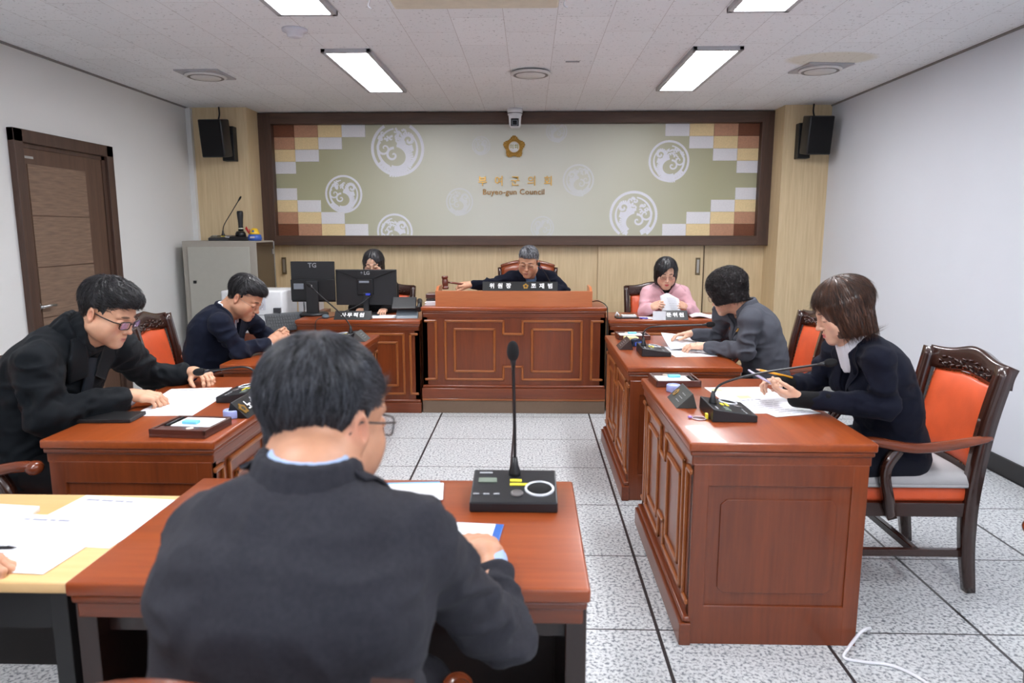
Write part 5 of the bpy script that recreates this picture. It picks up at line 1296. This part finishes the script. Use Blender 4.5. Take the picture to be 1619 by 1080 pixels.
# second right desk
paper('flat white sheet lying under the lifted papers, second right desk', (.95, 4.20, Z), 6, .25, .36, 9, pg)
sh = MB(); sh.grid(lambda u, v: (.86 + .26 * u, 4.22 + .34 * v, Z + .008 + .055 * (1 - u) * v ** 1.5 + .012 * math.sin(u * 3)), 14, 14, .0012)
setp(sh.build('paper_sheet', M_paper()), 'white papers lifted at one corner by the woman in grey', 'paper', pg)
# left front desk
paper('white sheet beneath right hand of man in black coat', (-1.46, 2.80, Z), 3, .24, .30, 8, pg)
paper('white sheet beneath spread left hand of man in black coat', (-1.50, 3.02, Z + .0015), 8, .27, .22, 7, pg)
# left rear desk
paper('white sheet on left rear desk below the clasped hands', (-1.425, 4.21, Z), 4, .21, .30, 6, pg)
# pale table
TZ = .7405
paper('printed sheet with headings lying across the pale table corner', (-1.125, 1.70, TZ), -6, .297, .30, 5, 'printed sheets on the pale table')
paper('printed sheet covered in fine lines beside the hand with pen', (-1.20, 1.565, TZ + .0015), -4, .30, .30, 14, 'printed sheets on the pale table')
b = MB(); b.grid(lambda u, v: (-1.62 + .31 * u, 1.53 + .22 * v, TZ + .018 + .004 * math.sin(u * 4)), 10, 6, .016)
setp(b.build('booklet', M_paper()), 'thick open booklet at left edge of the pale table', 'booklet')
# foreground desk: blue folder with papers
t = thing('clipboard', 'blue clipboard with white page on the foreground desk', 'clipboard', (-.185, 1.555, .7605), -5)
MB().box(-.12, .115, -.155, .10, 0, .004, .002).build('board', mat('blue_folder', (42, 96, 176), .4), t)
pp = MB(); pp.box(-.118, .095, -.15, .094, .004, .0055)
for i in range(4): pp.box(-.03, .04 - .02 * (i % 2), -.01 - .012 * i, -.007 - .012 * i, .0055, .0057, mi=1)
pp.build('page', [M_paper(), mat('print_grey', (176, 178, 186), .7, var=0)], t)
t = thing('folder', 'light blue folder edge just past the foreground man neck', 'folder', (-.36, 1.86, .7605), 6)
MB().box(-.11, .11, -.07, .07, 0, .004, .002).build('cover', mat('sky_folder', (96, 156, 210), .4), t); MB().box(-.09, .12, -.075, .05, .004, .006).build('page', M_paper(), t)
# notebook
t = thing('notebook', 'closed black notebook on the left desk near armrest', 'notebook', (-1.625, 2.60, .7602), 3)
MB().box(-.105, .105, -.062, .062, 0, .016, .003).build('cover', mat('black_leather', (18, 18, 20), .4, bump=.3), t)
MB().box(-.100, .1055, -.060, .060, .003, .013).build('page_block', mat('page_edge', (60, 60, 62), .8), t)

def tray(label, loc, rz, flip=1):
    t = thing('stationery_tray', label, 'tray', loc, rz, 'wooden stationery trays')
    M_t = wood('tray_wood', (62, 28, 20), (88, 42, 30), 'x', 8, .35, .4)
    w, d = .105, .095
    b = MB(); b.box(-w, w, -d, d, 0, .012, .002)
    for a in ((-w, w, -d, -d + .012), (-w, w, d - .012, d), (-w, -w + .010, -d, d), (w - .010, w, -d, d)): b.box(a[0], a[1], a[2], a[3], .010, .030, .002)
    b.box(-w + .01, w - .01, d - .06, d - .012, .012, .026, .002); b.build('tray_body', M_t, t)
    MB().box(-w + .014, w - .045, -d + .016, d - .062, .012, .028, .001).build('memo_pad', M_paper(), t)
    MB().box(-.030, .028, -.012, .016, .028, .040, .003).build('eraser', mat('cyan_eraser', (120, 200, 226), .5), t)
    p_ = MB(); p_.tube([(w - .028, -d + .02, .026), (w - .028, d - .06, .026)], .006, 10); p_.build('pen', M_black(), t)
    MB().lathe([(.013, 0), (.013, .003), (.001, .003)], 20, c=(-.03, d - .035, .026)).build('seal_pad', mat('cream_dot', (226, 206, 190), .5), t)
    return t
tray('dark wooden stationery tray on the left desk, beside lilac tape', (-1.235, 2.45, .7602), 175)
tray('dark wooden stationery tray at far corner of the nearest right desk', (.695, 3.31, .7602), 2)
tray('dark wooden stationery tray on the second right desk behind yellow sticky notes', (.70, 4.74, .7602), 2)

def tape(label, loc, col=(160, 172, 226)):
    t = thing('tape_roll', label, 'tape', loc, 0, 'lilac tape rolls')
    MB().lathe([(.030, 0), (.032, .004), (.032, .028), (.030, .032), (.022, .032), (.021, .03), (.021, .0)], 32).build('roll', mat('lilac_tape', col, .45), t)
    MB().lathe([(.0215, .001), (.0215, .029), (.001, .029)], 28).build('core_disc', mat('tape_disc', (214, 218, 236), .4), t)
tape('round lilac tape roll at the edge of left desk', (-1.165, 2.635, .7602)); tape('round lilac tape roll behind the nameplate, nearest right desk', (.655, 3.13, .7602))

def nameplate(label, loc, rz, length, height, txt, tsize, face=(13, 14, 16), emblem=None, spacing=1.25, group='black desk nameplates', bars=0, tx=0, depth=.05, white=None, bold=.0014, sx=1.0):
    t = thing('nameplate', label, 'nameplate', loc, rz, group); hl = length / 2
    MB().prism([(-depth, 0), (depth * .7, 0), (depth * .35, height), (depth * .28, height)], -hl, hl, 'x', bev=.0015).build('plate_body', mat('plate_%d' % face[0], face, .4, var=.04), t)
    a = math.atan2(height, depth * 1.3)                      # slope of the face
    M = Matrix.Translation((0, -depth + depth * .64 , height / 2)) @ Euler((a, 0, 0)).to_matrix().to_4x4()
    if txt: text('plate_lettering', txt, tsize, mat('plate_letters', (236, 236, 236), .5, var=0), t, M @ TR(tx, 0, .0015), .0006, bold, spacing, sx)
    if emblem is not None:
        e = MB(); e.prism([((.45 * tsize) * (1 + .13 * math.cos(5 * (q - PI / 2))) * math.cos(q) + emblem, (.45 * tsize) * (1 + .13 * math.cos(5 * (q - PI / 2))) * math.sin(q)) for q in [2 * PI * k / 50 for k in range(50)]], .0005, .003, 'z', M=M)
        e.build('plate_emblem', M_gold(), t)
        MB().lathe([(.2 * tsize, .003), (.001, .0035)], 20, M=M @ TR(emblem, 0, 0), cap=False).build('emblem_centre', mat('emblem_dark', (60, 52, 34), .4), t)
    if bars:
        for i in range(bars):
            for k in range(3): MB().box(tx + (k - 1) * tsize * .5 - tsize * .16 * (1 + .4 * ((i + k) % 2)), tx + (k - 1) * tsize * .5 + tsize * .16, (.5 - (i + .5) / bars) * height * .9 - .0016, (.5 - (i + .5) / bars) * height * .9 + .0016, .0006, .0014, M=M).build('plate_lettering', mat('plate_letters_dim', (170, 172, 176), .5, var=0), t)
    if white: MB().box(-hl - white, -hl + .02, -.03, -.028, 0, height, M=Matrix.Translation((0, -.02, 0))).build('white_slip', M_paper(), t)
    return t
nameplate('black nameplate reading 노승호 with gold emblem on the left desk', (-1.145, 2.745, .7602), 90, .25, .062, '노승호', .052, emblem=-.092, tx=.02, spacing=1.15)
nameplate('dark grey nameplate with gold emblem on the nearest right desk', (.655, 2.92, .7602), -90, .20, .062, None, .040, face=(58, 62, 60), emblem=-.06, bars=3, tx=.03)
nameplate('dark brown nameplate on the second right desk by blue tape', (.600, 4.33, .7602), -90, .17, .062, None, .040, face=(52, 36, 32), bars=4)
nameplate('small grey nameplate on left rear desk, seen behind the foreground head', (-1.13, 4.60, .7602), 90, .16, .060, None, .040, face=(74, 78, 78), bars=3)
nameplate('black nameplate reading 사무직원 before the monitors', (-1.445, 5.665, .7655), 0, .30, .066, '사무직원', .046, spacing=1.35)
nameplate('black nameplate reading 문위원 with a white slip at its left', (1.185, 5.715, .7655), 0, .205, .072, '문위원', .046, spacing=1.4, white=.085)
nameplate('long black nameplate reading 위원장 조재범 on the hutch', (-.078, 5.645, 1.0035), 0, .605, .072, '위 원 장', .046, emblem=.045, tx=-.16, spacing=1.25, depth=.024)
np_ = [o for o in bpy.data.objects if o.name.startswith('nameplate')][-1]
text('plate_lettering', '조 재 범', .046, MATS['plate_letters'], np_, Matrix.Translation((0, -.024 + .0154, .036)) @ Euler((math.atan2(.072, .0312), 0, 0)).to_matrix().to_4x4() @ TR(.175, 0, .0015), .0006, .0014, 1.25)

# small things on the right desks
t = thing('lanyard_tag', 'small red disc with yellow tag beside microphone, nearest right desk', 'tag', (.66, 2.66, .7602))
MB().lathe([(.024, 0), (.024, .003), (.020, .004), (.001, .004)], 24).build('disc', mat('dark_red_disc', (70, 22, 26), .3), t)
MB().tube([(.026 * math.cos(a), .026 * math.sin(a), .003) for a in [2 * PI * k / 24 for k in range(25)]], .002, 6, cap=False).build('disc_ring', mat('pink_ring', (214, 190, 200), .4), t)
MB().box(.024, .034, -.008, .012, 0, .022, .002).build('yellow_flag', M_yellow(), t); MB().ell((-.034, .006, .006), (.008, .008, .006)).build('purple_bead', mat('purple_bead', (170, 140, 220), .4), t)
t = thing('sticky_note_block', 'pale yellow sticky note block on second right desk', 'notes', (.665, 4.56, .7602), 8); MB().box(-.04, .04, -.04, .04, 0, .035, .001).build('note_block', mat('sticky_yellow', (232, 226, 160), .6), t)
t = thing('tape_dispenser', 'dark blue tape dispenser behind microphone on second right desk', 'tape', (.68, 4.40, .7602), 30)
MB().prism([(-.05, 0), (.05, 0), (.045, .028), (0, .05), (-.035, .045)], -.018, .018, 'y', bev=.003).build('dispenser_body', mat('navy_plastic', (36, 46, 66), .4), t); MB().box(-.03, .05, -.02, -.012, .004, .028, .002).build('blue_label', mat('blue_label', (60, 96, 190), .5), t)
t = thing('phone', 'lilac phone held by woman in navy suit', 'phone', (.985, 2.885, .868)); t.rotation_euler = (R(8), R(28), R(14))
MB().box(-.075, .075, -.037, .037, -.004, .004, .006, 3).build('phone_body', mat('lilac_phone', (196, 186, 214), .25), t); MB().box(-.071, .071, -.033, .033, .004, .0045).build('screen', mat('phone_screen', (200, 200, 214), .1), t)
def stick(name, label, a, b, r, m, tip=None, cat='pen'):
    t = thing(name, label, cat, a); v = Vector(b) - Vector(a); MB().tube([(0, 0, 0), v * .9], r, 8).build('barrel', m, t); MB().tube([v * .9, v], [r, r * .25], 8).build('tip', tip or m, t); return t
stick('pencil', 'yellow pencil in right hand of woman in navy suit', (1.125, 2.965, .862), (.965, 2.955, .900), .0048, mat('pencil_yellow', (226, 160, 40), .4), mat('pencil_tip', (226, 190, 170), .5), 'pencil')
stick('pen', 'black pen held at left edge over the pale table', (-1.31, 1.40, .80), (-1.175, 1.485, .765), .0045, M_black())
stick('pen', 'blue pen lying on the back right desk beside the white calculator', (.905, 5.74, .772), (.97, 5.72, .772), .006, mat('pen_blue', (60, 50, 170), .4))
t = thing('calculator', 'white calculator on dark mat, back right desk', 'calculator', (.81, 5.79, .7655), 4)
MB().box(-.10, .09, -.045, .045, 0, .010, .002).build('dark_mat', M_black(), t); MB().box(-.05, .07, -.035, .035, .010, .028, .004).build('calculator_body', M_white(), t); MB().box(-.035, .055, .0, .022, .028, .030).build('display', mat('lcd_grey', (120, 132, 120), .2), t)
MB().tube([(-.10, .0, .018), (-.085, .01, .045), (-.07, .0, .02)], .010, 8).build('cap', M_white(), t)
# back right papers
sh = MB(); sh.grid(lambda u, v: (1.335 + .28 * u, 5.78 + .20 * v, .7665 + .016 + .012 * math.sin(u * 6.5) + .004 * v), 24, 4, .014)
setp(sh.build('booklet', M_paper()), 'open wavy booklet on the back right desk', 'booklet')
sh = MB(); sh.grid(lambda u, v: (1.10 + .155 * u - .02 * v, 5.80 - .012 * math.sin(u * 3) + .02 * v, .79 + (.185 - .08 * abs(u - .35)) * v), 10, 10, .0015)
for i in range(9): sh.box(1.13 + .006 * i, 1.20 + .004 * i, 5.786, 5.788, .93 - .014 * i, .932 - .014 * i, mi=1)
setp(sh.build('paper_sheet', [M_paper(), mat('print_grey', (176, 178, 186), .7, var=0)]), 'upright white page held by the woman in pink', 'paper', pg)
paper('white sheet lying before the woman in pink, left of nameplate', (1.02, 5.80, .7658), 5, .20, .16, 4, pg)

# ------------------------------------------------------------------ central desk
t = thing('gavel', 'brown wooden gavel raised in the chairman hand', 'gavel', (-.705, 5.82, 1.055)); t.rotation_euler = (0, R(-3), 0)
M_g = wood('gavel_wood', (84, 36, 26), (120, 62, 46), 'z', 12, .25, .6)
MB().lathe([(.024, -.055), (.027, -.050), (.027, -.036), (.021, -.032), (.024, -.024), (.026, 0), (.024, .024), (.021, .032), (.027, .036), (.027, .050), (.024, .055)], 28).build('gavel_head', M_g, t)
MB().tube([(.02, 0, 0), (.07, .01, -.008), (.14, .03, -.024), (.22, .05, -.04)], [.007, .009, .0085, .011], 12).build('gavel_handle', M_g, t)
t = thing('book_stack', 'white papers stacked under brown box on the central desk', 'papers', (-.735, 5.79, .876)); b = MB()
for i in range(4): b.box(-.125 + .012 * (i % 2), .115, -.10, .10 - .01 * i, .009 * i, .009 * i + .008, .001)
b.build('paper_pile', M_paper(), t)
t = thing('wooden_box', 'brown wooden box lying on the white papers, central desk', 'box', (-.735, 5.80, .912)); b = MB(); b.box(-.115, .115, -.09, .09, 0, .016, .002); b.build('box_base', mat('box_dark', (40, 22, 20), .5), t)
MB().box(-.118, .118, -.093, .093, .022, .058, .004).build('box_lid', wood('tray_wood', (62, 28, 20), (88, 42, 30), 'x', 8, .35, .4), t); MB().box(-.10, .10, -.08, .08, .014, .024).build('box_lip', mat('box_pale', (150, 130, 116), .5), t)
t = thing('gooseneck_microphone', 'thin black microphone before the chairman face', 'microphone', (.20, 5.80, .875))
MB().box(-.06, .06, -.05, .05, 0, .04, .006).build('base_unit', M_black(), t)
P_ = bez([(0, 0, .04), (-.01, 0, .12), (-.05, 0, .22), (-.10, -.02, .295)], 8); MB().tube(P_, .004, 8).build('gooseneck', M_black(), t)
MB().tube([P_[-1], P_[-1] + Vector((-.018, -.004, .026))], [.007, .008], 10).build('capsule', mat('wine_capsule', (110, 40, 50), .4), t); MB().ell((-.126, -.026, .335), (.013, .013, .018)).build('foam_windscreen', M_foam(), t)
MB().tube(bez([(.515, 5.80, .90), (.56, 5.70, .915), (.61, 5.60, .89), (.622, 5.575, .82), (.622, 5.572, .50), (.622, 5.572, .13)], 8), .004, 8).build('power_cable', M_black())
setp([o for o in bpy.data.objects if o.name.startswith('power_cable')][0], 'black cable dropping down the right side of the central desk', 'cable')

# ------------------------------------------------------------------ back left desk
def monitor(label, loc, rz, w, h, zc, logo, lsize, kind):
    t = thing('monitor', label, 'monitor', loc, rz, 'monitors seen from the back')
    M_m = mat('monitor_back', (30, 31, 34), .45, var=.04); M_m2 = mat('monitor_bevel', (20, 21, 24), .4)
    b = MB(); b.box(-w / 2, w / 2, 0, .022, zc - h / 2, zc + h / 2, .004)
    b.build('housing', M_m, t)
    b = MB()
    if kind == 'LG':
        b.prism([(-w * .5, zc + h * .49), (w * .5, zc + h * .49), (w * .12, zc + h * .24), (-w * .14, zc + h * .24)], -.016, .0, 'y', bev=.004)
        b.prism([(-w * .14, zc + h * .24), (w * .12, zc + h * .24), (w * .12, zc - h * .20), (-w * .14, zc - h * .20)], -.022, .0, 'y', bev=.004)
    else:
        b.box(-w * .5, w * .5, -.02, 0, zc - h * .46, zc + h * .06, .006)
    b.build('rear_bulge', M_m2, t)
    s_ = MB()
    if kind == 'LG': s_.box(-.022, .022, -.03, -.005, 0, zc - h * .15, .004); s_.box(-.12, .12, -.09, .09, 0, .012, .005)
    else: s_.box(-.052, .052, -.048, -.018, .02, zc + h * .02, .006); s_.lathe([(.12, 0), (.12, .015), (.11, .022), (.001, .022)], 36)
    s_.build('stand', M_m, t)
    text('logo_lettering', logo, lsize, mat('logo_grey', (150, 152, 156) if kind == 'TG' else (70, 72, 76), .4, var=0), t, TR(.0 if kind == 'TG' else .012, -.0225 if kind == 'LG' else -.001, zc + h * .40 if kind == 'TG' else zc + h * .40, 90) if kind == 'TG' else TR(.012, -.017, zc + h * .40, 90), .0006, .001)
    if kind == 'LG': MB().lathe([(.012, 0), (.012, .002), (.001, .002)], 20, M=TR(-.035, -.015, zc + h * .40, 90)).build('logo_disc', mat('logo_grey_dark', (72, 74, 80), .4), t)
    MB().box(*((-.16, -.075) if kind == 'TG' else (-.055, .03)), -.024, -.018, zc - h * (.18 if kind == 'TG' else -.13), zc + h * (-.04 if kind == 'TG' else .23) if kind == 'TG' else zc + h * .19, .001).build('rating_label', mat('label_grey', (126, 132, 142), .5), t)
    MB().box(.0, .04, -.04, -.02, zc - h * .22, zc - h * .16, .003).build('video_plug', mat('plug_blue', (50, 70, 190), .4), t)
    if kind == 'TG': MB().lathe([(.008, 0), (.008, .003), (.001, .003)], 12, M=TR(0, -.049, zc - .03, 90)).build('stand_screw', M_metal(), t)
    return t
monitor('black monitor marked TG on a round stand, back left desk', (-1.852, 5.94, .7655), 0, .375, .345, .285, 'TG', .055, 'TG')
monitor('wider black monitor marked LG, back left desk', (-1.405, 5.98, .7655), 0, .525, .305, .235, 'LG', .042, 'LG')
MB().tube(bez([(-1.36, 5.95, .93), (-1.45, 5.90, .86), (-1.58, 5.85, .80), (-1.63, 5.80, .772), (-1.68, 5.70, .772), (-1.72, 5.60, .772), (-1.735, 5.575, .72), (-1.73, 5.572, .60)], 8), .0035, 8).build('monitor_cable', M_black())
setp([o for o in bpy.data.objects if o.name.startswith('monitor_cable')][0], 'black cable trailing from the monitor over the desk front', 'cable')
t = thing('desk_phone', 'black desk phone with tilted screen, back left desk', 'phone', (-1.02, 5.78, .7655), 6)
MB().prism([(-.07, 0), (.07, 0), (.07, .09), (-.055, .02)], -.09, .09, 'x', bev=.004).build('phone_stand', mat('steel_grey_plastic', (120, 130, 138), .35), t)
MB().box(-.115, .085, -.085, .085, -.006, .012, .006, M=TR(-.01, .02, .115, -62 + 90)).build('screen_panel', M_black(), t)
MB().tube([(.10, -.08, .075), (.105, .0, .11), (.10, .08, .13)], [.024, .018, .024], 12).build('handset', M_black(), t)
paper('white papers behind the nameplate on back left desk', (-1.30, 5.83, .7658), 3, .36, .22, 5, pg)
t = thing('keyboard', 'black keyboard tilted against the white printer', 'keyboard', (-2.06, 5.80, .72)); t.rotation_euler = (R(62), 0, R(38))
b = MB(); b.box(-.16, .16, -.08, .08, 0, .018, .004); b.build('keyboard_case', mat('keyboard_grey', (62, 66, 70), .5), t)
b = MB()
for r_ in range(5):
    for c in range(14): b.box(-.15 + c * .0215, -.132 + c * .0215, -.068 + r_ * .027, -.047 + r_ * .027, .018, .022)
o = b.build('keys', mat('key_dark', (46, 50, 54), .5), t); o['kind'] = 'stuff'
t = thing('mouse', 'grey mouse beside the round monitor stand', 'mouse', (-1.69, 5.72, .7655), 20); MB().ell((0, 0, .012), (.032, .05, .020)).build('mouse_body', mat('mouse_grey', (84, 98, 106), .4), t)
# printer and files on a low stand
t = thing('printer_stand', 'low wooden stand hidden behind the man in navy', 'stand', (-2.34, 6.02, 0)); MB().box(-.28, .28, -.22, .22, 0, .62, .005).build('stand_body', M_desk(), t)
t = thing('printer', 'white office printer behind the man in navy', 'printer', (-2.34, 6.00, .621))
b = MB(); b.box(-.26, .26, -.19, .20, 0, .36, .015, 3); b.build('printer_body', M_white(), t)
MB().box(-.262, .262, -.193, -.185, .155, .160).build('tray_seam', mat('seam_grey', (140, 142, 146), .5), t)
b = MB(); b.box(.17, .235, -.196, -.185, .02, .10, .003); b.build('dark_slot', M_black(), t)
MB().box(-.15, .12, -.195, -.188, .20, .30, .003).build('front_label', mat('printer_label', (206, 208, 216), .5), t)
MB().box(.19, .25, -.215, -.185, .18, .22, .003).build('control_pad', mat('pad_dark', (60, 62, 68), .4), t)
grp_f = 'white files by the printer'
for i in range(3):
    t = thing('file_box', ['white file box leaning at the printer side', 'thin white file box between two others by the printer', 'white file box with yellow note nearest the monitor'][i], 'file', (-2.045 + .055 * i - (0.0), 6.18, .765 if True else 0), 0, grp_f)
    MB().prism([(0, 0), (.26, 0), (.26, .26), (.10, .26), (0, .17)], -.022, .022, 'x', bev=.002).build('box_shell', M_white(), t)
    if i == 2: MB().box(-.018, .022, -.003, 0, .03, .10).build('yellow_note', mat('sticky_yellow', (232, 226, 160), .6), t)
t = thing('low_shelf', 'shelf carrying the white file boxes', 'shelf', (-1.99, 6.31, 0)); MB().box(-.06, .13, -.16, .16, 0, .764, .003).build('shelf_body', M_desk(), t)
t = thing('black_remote', 'black remote on left rear desk by the clasped hands', 'remote', (-1.56, 4.62, .7602), 75); MB().box(-.035, .035, -.09, .09, 0, .02, .006).build('remote_body', M_black(), t)
t.name = 'remote_control'

# ------------------------------------------------------------------ on the cabinet
t = thing('microphone_charger', 'black charging cradle with upright handheld microphone on the cabinet', 'charger', (-2.805, 6.80, 1.385))
MB().prism([(-.10, 0), (.10, 0), (.09, .035), (-.08, .045)], -.07, .07, 'y', bev=.006).build('cradle_base', M_black(), t)
MB().lathe([(.052, .03), (.048, .07), (.036, .09), (.034, .09)], 24, cap=True).build('cradle_cup', mat('cup_black', (16, 16, 18), .4), t)
hm = thing('handheld_microphone', 'black wireless handheld microphone standing in its charger', 'microphone', (-2.80, 6.80, 1.476))
MB().lathe([(.026, 0), (.022, .05), (.024, .10), (.028, .14), (.030, .175), (.026, .192), (.001, .194)], 24).build('microphone_body', M_black(), hm); MB().lathe([(.0268, .022), (.0262, .030)], 24, cap=False).build('ring_mark', mat('pale_mark', (214, 214, 190), .5), hm)
t = thing('pen_holder', 'blue and yellow toy-shaped pen holder with red pens on cabinet', 'pen holder', (-2.66, 6.78, 1.385))
MB().lathe([(.058, 0), (.066, .02), (.060, .055), (.050, .06)], 28).build('holder_base', mat('toy_blue', (52, 92, 176), .4), t)
MB().lathe([(.050, .06), (.048, .075), (.026, .115), (.012, .12)], 28).build('holder_top', mat('toy_yellow', (234, 190, 40), .4), t)
MB().box(-.022, .022, -.068, -.058, .025, .042, .002).build('badge_plate', mat('toy_badge', (196, 196, 214), .4), t); MB().ell((0, -.036, .088), (.013, .01, .013)).build('toy_face', mat('toy_face', (70, 110, 170), .4), t)
for i in range(4): MB().tube([(-.04 - .002 * i, 0, .05), (-.075 - .014 * (i % 3) + .01 * i, -.01, .135 - .008 * i)], .0045, 8).build('red_pen', mat('pen_red', (190, 30, 36), .4), t)

# ------------------------------------------------------------------ speakers, camera
for sx, loc, lb in ((-1, (-3.035, 7.00, 2.17), 'black wall loudspeaker on the left pier'), (1, (2.70, 7.00, 2.18), 'black wall loudspeaker on the right pier')):
    t = thing('wall_speaker', lb, 'speaker', loc, 0, 'wall loudspeakers')
    M = Matrix.Translation((sx * .0, -.10, .19)) @ Euler((R(8), 0, R(sx * 3))).to_matrix().to_4x4()
    MB().box(-.115, .115, -.085, .085, -.175, .175, .012, 3, M).build('speaker_cabinet', M_black(), t)
    MB().box(-.105, .105, -.092, -.084, -.165, .165, .004, 2, M).build('front_grille', M_foam(), t)
    M2 = Matrix.Translation((-sx * .068, .03, .17)); MB().box(-.06, .06, -.02, .07, -.18, .15, .004, 2, M2).build('wall_bracket', mat('bracket_black', (14, 14, 15), .5), t)
    MB().tube(bez([(0, -.02, .36), (.0, .02, .43), (sx * .015, .05, .505)], 6), .008, 8).build('speaker_cable', M_black(), t)
t = thing('ceiling_camera', 'white dome camera hanging from the ceiling before the board', 'camera', (-.155, 7.25, 2.68))
MB().lathe([(.075, 0), (.078, -.02), (.072, -.06), (.068, -.065)], 36).build('camera_base', M_white(), t)
MB().lathe([(.070, -.040), (.0745, -.044), (.0745, -.05), (.068, -.054)], 36, cap=False).build('base_band', M_black(), t)
b = MB(); b.prism([(-.064, -.062), (.064, -.062), (.056, -.165), (.040, -.185), (-.040, -.185), (-.056, -.165)], -.055, .055, 'y', bev=.01); b.build('camera_head', M_white(), t)
MB().prism([(-.040, -.10), (.040, -.10), (.040, -.175), (-.040, -.175)], -.062, -.052, 'y', bev=.006).build('lens_window', M_black(), t)
b = MB(); b.box(-.026, .026, -.066, -.060, -.168, -.118, .002); b.build('lens_frame', mat('lens_frame_grey', (140, 146, 156), .3), t); MB().box(-.022, .022, -.069, -.064, -.164, -.122, .002).build('lens_glass', mat('lens_glass', (16, 18, 24), .08), t)

# ------------------------------------------------------------------ floor cable and the armchair entering at the right
c = MB().tube(bez([(1.265, 2.44, .004), (1.25, 2.40, .045), (1.20, 2.36, .055), (1.13, 2.30, .03), (1.105, 2.275, .008), (1.16, 2.255, .006), (1.25, 2.235, .006), (1.31, 2.16, .006), (1.33, 2.05, .006)], 10), .0058, 8).build('floor_cable', mat('white_cable', (226, 226, 230), .4))
setp(c, 'white cable curling out under the nearest right desk', 'cable')
MB().box(1.10, 1.115, 2.3405, 2.344, .02, .05).build('wall_tag', M_metal()) if False else None
armchair('armchair outside the frame whose armrest tip shows at right edge', (1.685, 1.645, 0), -90)
